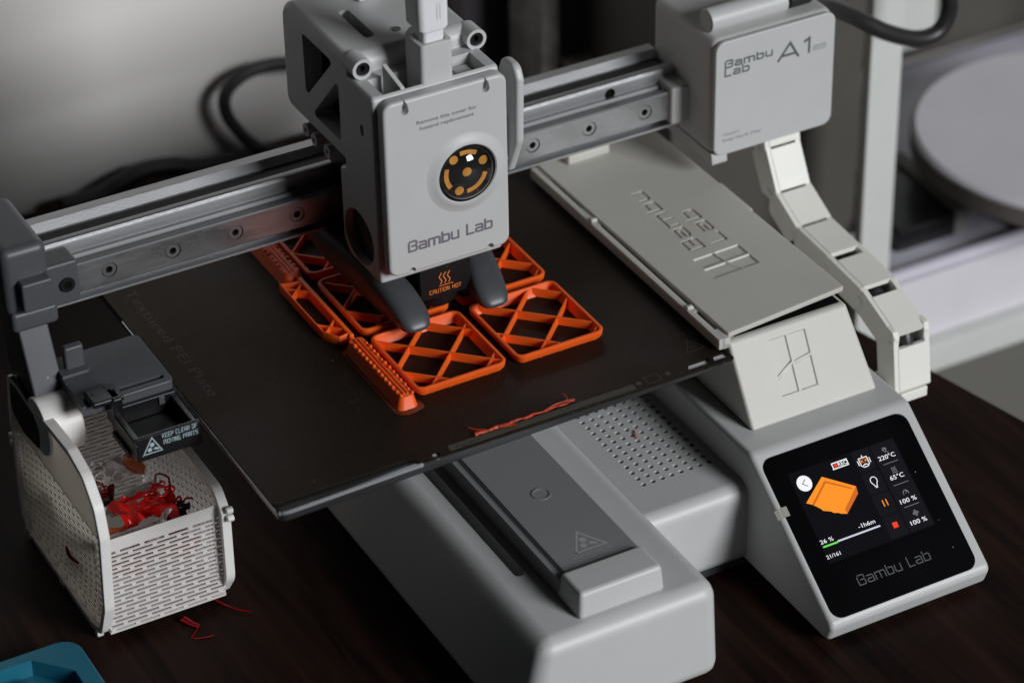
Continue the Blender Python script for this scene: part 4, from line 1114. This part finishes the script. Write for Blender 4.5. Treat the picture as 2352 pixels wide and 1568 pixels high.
for yy, zz, xa in ((19.3, 40, -39.4), (19.3, 43.4, -39.4), (10.5, 1.5, -39.4), (14, 2.6, -39.4), (-20.5, 1.5, -39.4), (-23.5, 1.5, -39.4), (-56, 1.8, -39.4), (-67.2, 46.0, 10.4), (-67.6, 42.8, 10.4)):
    g = Geo(); cyl(g, 'x', yy, zz, xa, xa+2.6, 1.35, 16, 0.4); obj("snap_peg", g, "basket_pla", bk)

# scraps ------------------------------------------------------------------------
def crumple(name, c, sx, sy, amp, m, label, seed, rot=0, tilt=0.0, th=0.55, group="filament scraps in the white basket", nx=16, ny=9):
    r = random.Random(seed); g = Geo(); bm = bmesh.new(); G = []
    ph = [(r.uniform(.5, 2.2), r.uniform(.5, 2.2), r.uniform(0, 6.3)) for _ in range(6)]
    for i in range(nx):
        row = []
        for j in range(ny):
            u, v = i/(nx-1)-.5, j/(ny-1)-.5
            z = sum(math.sin(a*6*u+b*6*v+p) for a, b, p in ph)/3.2*amp
            e = 1+0.18*math.sin(9*u+ph[0][2])*abs(v)*2
            x, y = u*sx+0.12*amp*math.sin(8*v+ph[1][2])+r.uniform(-.1, .1)*sx/nx, v*sy*e+0.1*amp*math.sin(9*u+ph[2][2])
            z += tilt*u*sx
            ca, sa = math.cos(rot), math.sin(rot)
            row.append(bm.verts.new((c[0]+x*ca-y*sa, c[1]+x*sa+y*ca, c[2]+z+r.uniform(-.12, .12)*amp)))
        G.append(row)
    for i in range(nx-1):
        for j in range(ny-1): bm.faces.new((G[i][j], G[i+1][j], G[i+1][j+1], G[i][j+1]))
    bmesh.ops.solidify(bm, geom=bm.faces[:], thickness=th)
    g.merge(bm)
    o = obj(name, g, m, label=label, category="filament scrap", group=group, angle=70, wn=False)
    md = o.modifiers.new("sub", 'SUBSURF'); md.levels = 1; md.render_levels = 1
    return o
crumple("filament_scrap", (-10, -45, 41.5), 19, 15, 4.2, "red_scrap", "largest crumpled red scrap in the middle of the basket", 3, -0.25)
crumple("filament_scrap", (-18.5, -45, 42), 9, 16, 3.2, "red_scrap", "bright red folded scrap with a curled tip, left of the largest red one", 11, 0.1)
crumple("filament_scrap", (-2.8, -53.5, 39), 8, 10, 2.2, "crimson_scrap", "dark crimson beaded scrap against the right wall of the basket", 5, 0.2)
crumple("filament_scrap", (-13, -35.5, 40), 24, 8, 1.6, "clear_scrap", "long pale pink scrap lying across the basket behind the red ones", 8, 0.22, 0.06)
crumple("filament_scrap", (-20, -57.2, 42.0), 20, 5, 1.3, "clear_scrap", "pale milky scrap along the front wall of the basket", 21, -0.02, 0.08)
crumple("filament_scrap", (-14, -16, 40), 14, 12, 4.0, "clear_scrap", "crumpled clear scrap near the back of the basket under the black tray", 31, 0.3)
crumple("filament_scrap", (-23, -24, 36), 13, 14, 3.0, "crimson_scrap", "dark red tangled scrap low at the back left of the basket", 41, -0.4)
crumple("filament_scrap", (-6.0, -20, 43), 5, 14, 1.4, "orange_scrap", "orange wedge of scrap at the back right of the basket", 51, 0.1, 0.3)
crumple("filament_scrap", (-25, -50.5, 40), 8, 4, 1.4, "orange_scrap", "small orange scrap in the front left corner of the basket", 61, -0.4)
crumple("filament_scrap", (-24, -33, 38), 12, 7, 1.8, "black_scrap", "glossy black scrap under the pale strip in the basket", 71, 0.2)
crumple("filament_scrap", (-0.5, -49, 40.5), 6, 7, 1.8, "black_scrap", "glossy black scrap beside the crimson one near the right wall", 72, 0.9)
crumple("filament_scrap", (-9.5, -57.5, 45.0), 3.4, 9, 0.8, "basket_pla", "short white strip standing up at the front wall of the basket", 81, -0.7, 0.5, 0.9)
crumple("filament_scrap", (-14, -50, 26), 34, 14, 5, "crimson_scrap", "deep red scrap seen through the slots of the basket front", 91, 0.1)
g = Geo()
tube(g, [(-5.5, -42, 41), (-5.0, -39.5, 45.5), (-4.0, -38, 49.0), (-1.8, -40, 49.5), (-0.3, -41.6, 48.2)], 0.42, 7, 6)
tube(g, [(-0.6, -41.8, 48.4), (-1.4, -45.0, 44), (-2.0, -47.6, 40.5), (-0.6, -47.4, 42.6), (0.8, -47.2, 43.4), (1.2, -47.8, 41.2), (-0.4, -48.8, 39.8), (-2.4, -48, 40.2)], 0.42, 7, 8)
tube(g, [(1.0, -49.5, 41.0), (2.6, -48.6, 42.6), (5.2, -49.0, 42.0)], 0.42, 7, 6)
tube(g, [(-6.6, -40.0, 45.0), (-4.4, -40.0, 46.2), (-2.6, -39.6, 47.0)], 0.30, 7, 6)
obj("filament_curl", g, "crimson_scrap", label="thin red filament curl sticking up above the scraps", category="filament scrap", group="filament scraps in the white basket")
def tangle(c, sx, sy, sz, n, r, m, label, seed):
    q = random.Random(seed); g = Geo()
    for _ in range(n):
        x, y, z = c[0]+q.uniform(-sx, sx), c[1]+q.uniform(-sy, sy), c[2]+q.uniform(-.3, .3)*sz
        a = q.uniform(0, 6.28); w = q.choice((-1, 1))*q.uniform(.7, 1.5); P = []
        for k in range(q.randint(6, 11)):
            P.append((x, y, z)); a += w*q.uniform(.5, 1.2); st = q.uniform(1.0, 2.2)
            x = min(max(x+st*math.cos(a), -33), 7); y = min(max(y+st*math.sin(a), -58), 8); z = max(c[2]-1.5, min(c[2]+sz, z+q.uniform(-.9, 1.1)))
        tube(g, P, r*q.uniform(.7, 1.2), 6, 5)
    obj("filament_tangle", g, m, label=label, category="filament scrap", group="filament scraps in the white basket", wn=False)
tangle((-9, -45, 45), 7, 5, 4.0, 9, 0.36, "red_scrap", "tangle of thin bright red strands on top of the largest red scrap", 5)
tangle((-18, -20, 43), 8, 7, 4.0, 9, 0.34, "clear_scrap", "tangle of clear curled strands at the back of the basket", 9)
tangle((-24, -26, 41), 5, 6, 3.0, 7, 0.36, "crimson_scrap", "tangle of dark red strands by the left wall of the basket", 13)
g = Geo()
tube(g, [(-8, -63.5, 2.0), (-6.0, -66.8, 0.9), (-4.6, -69.0, 0.7)], 0.7, 7, 5); tube(g, [(-9.5, -64, 2.0), (-7.2, -67.0, 0.8), (-5.2, -69.6, 0.6)], 0.45, 7, 5)
tube(g, [(-5.0, -69.4, 0.5), (-8.0, -72.2, 0.4), (-9.6, -73.8, 0.4), (-7.0, -75.4, 0.4), (-2.0, -76.5, 0.4)], 0.22, 6, 6)
obj("filament_thread", g, "crimson_scrap", label="red filament threads lying on the table in front of the basket", category="filament scrap", group="loose red threads by the basket")
g = Geo(); tube(g, [(6, -60.5, 2.4), (8.5, -64.0, 1.4), (12, -68.0, 0.7), (15.5, -71.0, 0.5)], lambda t: 0.5-0.32*t, 7, 6)
obj("filament_thread", g, "crimson_scrap", label="single red thread hanging from the right end of the basket", category="filament scrap", group="loose red threads by the basket")
g = Geo(); tube(g, [(-39.6, -33.5, 27.0), (-39.9, -38.0, 25.5), (-38.6, -43.0, 25.2)], lambda t: 0.35+0.5*t*(1-t)*3, 7, 6)
obj("filament_sliver", g, "crimson_scrap", label="dark red sliver poking out of the left side of the basket", category="filament scrap", group="loose red threads by the basket")

# ================================================================== TEAL TRAY
tray = empty("teal_tray", (-120, -130, 0), "teal plastic tray with stepped recess at the lower left corner", "tray")
g = Geo()
prism(g, fillet([(-220, -220), (-50.6, -220), (-50.6, -65.0), (-220, -65.0)], [8, 8, 7.5, 8], 6), 'z', 0.2, 12, 0.8, 3)
c = Geo(); prism(c, [(-200, -205), (-57.5, -205), (-57.5, -83.0), (-69.0, -70.0), (-200, -70.0)], 'z', 5, 14); cut(g, c)
obj("tray_rim", g, "teal_plastic", tray)
g = Geo(); prism(g, [(-194, -200), (-64.5, -200), (-64.5, -85.5), (-71.5, -77.0), (-194, -77.0)], 'z', 5.0, 9.0, 0.5, 2)
c = Geo(); prism(c, [(-188, -195), (-69, -195), (-69, -88), (-74.5, -81.0), (-188, -81.0)], 'z', 6, 12); cut(g, c)
obj("tray_step", g, "teal_plastic", tray)

# ================================================================== CABLES
plugroot = empty("toolhead_cable", (114, -35, 193), "thick white cable plug standing in the top of the toolhead", "cable plug")
g = Geo(); prism(g, rect(109.8, 118.3, -40.5, -32.0, 1.6, 4), 'z', 192.3, 200.5, 0.2, 1); obj("plug_neck", g, "label_white", plugroot)
g = Geo()
def rr(x0, x1, y0, y1, z, r): return [(a, b, z) for a, b in rect(x0, x1, y0, y1, r, 4)]
loft(g, [rr(109.2, 118.9, -41.0, -31.2, 199.8, 2.2), rr(107.9, 119.8, -41.8, -29.4, 201.2, 2.4), rr(107.4, 120.0, -42.0, -28.8, 230, 2.4)]); obj("plug_body", g, "label_white", plugroot)
g = Geo(); draw(g, [[(0, 0), (0, 6)], [(1.2, 0), (1.2, 6)]], 0.16, (114.8, -41.95, 205), X, Z, 0.06); obj("plug_mark", g, "grey_plastic_soft", plugroot, flat=True, wn=False)
g = Geo(); tube(g, [(288, -9, 153.6), (300, -2, 147), (312, 10, 136), (335, 20, 119), (352, 20, 106.8), (368.5, 20, 99.0), (379.0, 20, 99.2), (384, 20, 106.5), (383, 20, 116), (374, 22, 132), (360, 26, 160)], 3.6, 14, 8)
obj("power_cable", g, "cable_sheath", label="black cable looping from the motor box past the white rack post", category="cable")
g = Geo(); tube(g, [(200, 229, 38), (178, 228, 42.5), (165, 228, 45.0), (154.4, 228, 44.2), (146, 228, 40.2), (141.9, 228, 34.0), (142.6, 228, 25.5), (146.4, 227, 17.6), (152, 226, 9.5), (160, 222, 4.5), (180, 214, 3.2)], 3.0, 12, 8)
obj("wall_cable", g, "rubber", label="black cable loop in front of the wall left of the toolhead", category="cable")
g = Geo(); tube(g, [(60, 226, 4.4), (78, 226, 4.6), (87, 226, 7.6), (99.8, 226, 10.6), (114.3, 226, 8.6), (126, 225, 5.0), (150, 222, 4.4)], 4.2, 12, 8)
obj("floor_cable", g, "rubber", label="thick black cable arching low behind the metal beam", category="cable")

# ================================================================== BACKGROUND OBJECTS
bx = empty("dark_box", (305, 180, 0), "dark glossy box behind the beam with a pale worn edge", "box")
g = Geo(); rbox(g, 288.6, 362, 184, 212, 0.2, 63, 1.5, 2); obj("box_body", g, "box_dark", bx)
g = Geo(); rbox(g, 279.0, 288.4, 181, 212, 0.2, 92, 0.8, 2); obj("box_side", g, "box_edge", bx)
g = Geo(); rbox(g, 288.6, 362, 172, 183.8, 0.2, 37, 1, 2); obj("box_ledge", g, "box_ledge", bx)
g = Geo(); rbox(g, 288.6, 362, 192, 212, 63.1, 92, 1, 2); obj("box_upper", g, "void_black", bx)
g = Geo(); rbox(g, 259.8, 420, 222, 238, 0.2, 95, 1)
obj("dark_board", g, "box_purple", label="tall dark purple-grey board standing against the wall behind the toolhead", category="board")

mat("shaded_wall_olive", (0.075, 0.070, 0.060), 0.6, var=0.05)  # tone of the shaded wall put into the colour
g = Geo(); rbox(g, 302, 404, 106, 239, -719.5, 200, 2, 2)  # added block, takes the place of shaded wall beside the rack post
obj("shade_block", g, "shaded_wall_olive", label="added dark olive block standing in for the shaded wall by the white rack post", category="shade_block")
mat("leg_shade_grey", (0.36, 0.355, 0.34), 0.6)  # rack white darkened: the leg's shade is put into its colour
rack = empty("storage_rack", (500, 140, -720), "white metal rack beyond the right edge of the table", "rack")
for x0, y0 in ((374.6, 60), (409, 222), (640, 60), (640, 214)):
    g = Geo(); rbox(g, x0, x0+17, y0, y0+6, -719.5, 420, 1.2, 2); obj("rack_post", g, "enamel_white", rack)
g = Geo(); prism(g, [(392, 62), (640, 62), (640, 221), (408, 221), (408, 102), (392, 102)], "z", -53, -50.2); obj("rack_shelf", g, "shelf_lilac", rack)
g = Geo(); tube(g, [(392, 61, -51), (640, 61, -51)], 3.8, 14, 2); obj("shelf_lip", g, "shelf_lilac", rack)
g = Geo(); rbox(g, 392, 640, 63, 65, -92, -54, 0.4); obj("shelf_front", g, "spool_pale", rack)
g = Geo(); rbox(g, 380, 650, 56, 66, -108, -92.4, 1.2, 2); obj("rack_rail", g, "enamel_white", rack)
g = Geo(); rbox(g, 446, 464, 140, 146, -719, -109, 1); obj("rack_leg", g, "leg_shade_grey", rack)
g = Geo(); rbox(g, 410, 640, 229, 234, -52, 420, 1); obj("rack_shade_panel", g, "shaded_wall_olive", rack)  # added panel that darkens the wall seen behind the rack
g = Geo(); rbox(g, 500, 530, 220, 228, -40, 420, 1); obj("rack_back_bar", g, "enamel_white", rack)
mat("shade_grey", (0.15, 0.145, 0.128), 0.7)  # grey with the shade below the shelf put into it
g = Geo(); rbox(g, 410, 640, 180, 238, -719.5, -112, 3, 2); obj("low_shade_block", g, "shade_grey", label="added dim grey block for the shaded wall under the white rack shelf", category="shade_backing")  # added block, makes the wall under the rack read as shaded
sp = empty("filament_spool", (505, 76, -50), "pale round spool lying flat on the white rack shelf", "spool")
g = Geo(); lathe(g, [(0, 0), (40, 0), (40, 26), (0, 26)], (505, 76, -50), (0, 0, 1), 48); obj("spool_hub", g, "spool_rim", sp)
g = Geo(); lathe(g, [(0, 38.6), (14, 38.6), (15, 39.4), (74, 39.4), (76, 38.0), (76, 36), (0, 36)], (505, 76, -50), (0, 0, 1), 64); obj("spool_flange", g, "spool_pale", sp)
g = Geo(); lathe(g, [(76.4, 35.8), (76.4, 28.0), (0, 28.0), (0, 35.8)], (505, 76, -50), (0, 0, 1), 64); obj("spool_edge", g, "spool_rim", sp)
dv = empty("shelf_gadget", (424, 100, -50), "black flat gadget with a grey bar on the rack shelf under the round spool", "gadget")
g = Geo(); rbox(g, 407.5, 440, 76, 132, -50.0, -38, 1.5, 2); obj("gadget_body", g, "black_plastic", dv)
g = Geo(); rbox(g, 440.4, 449, 78, 134, -50.0, -36, 1.2, 2); obj("gadget_bar", g, "box_ledge", dv)
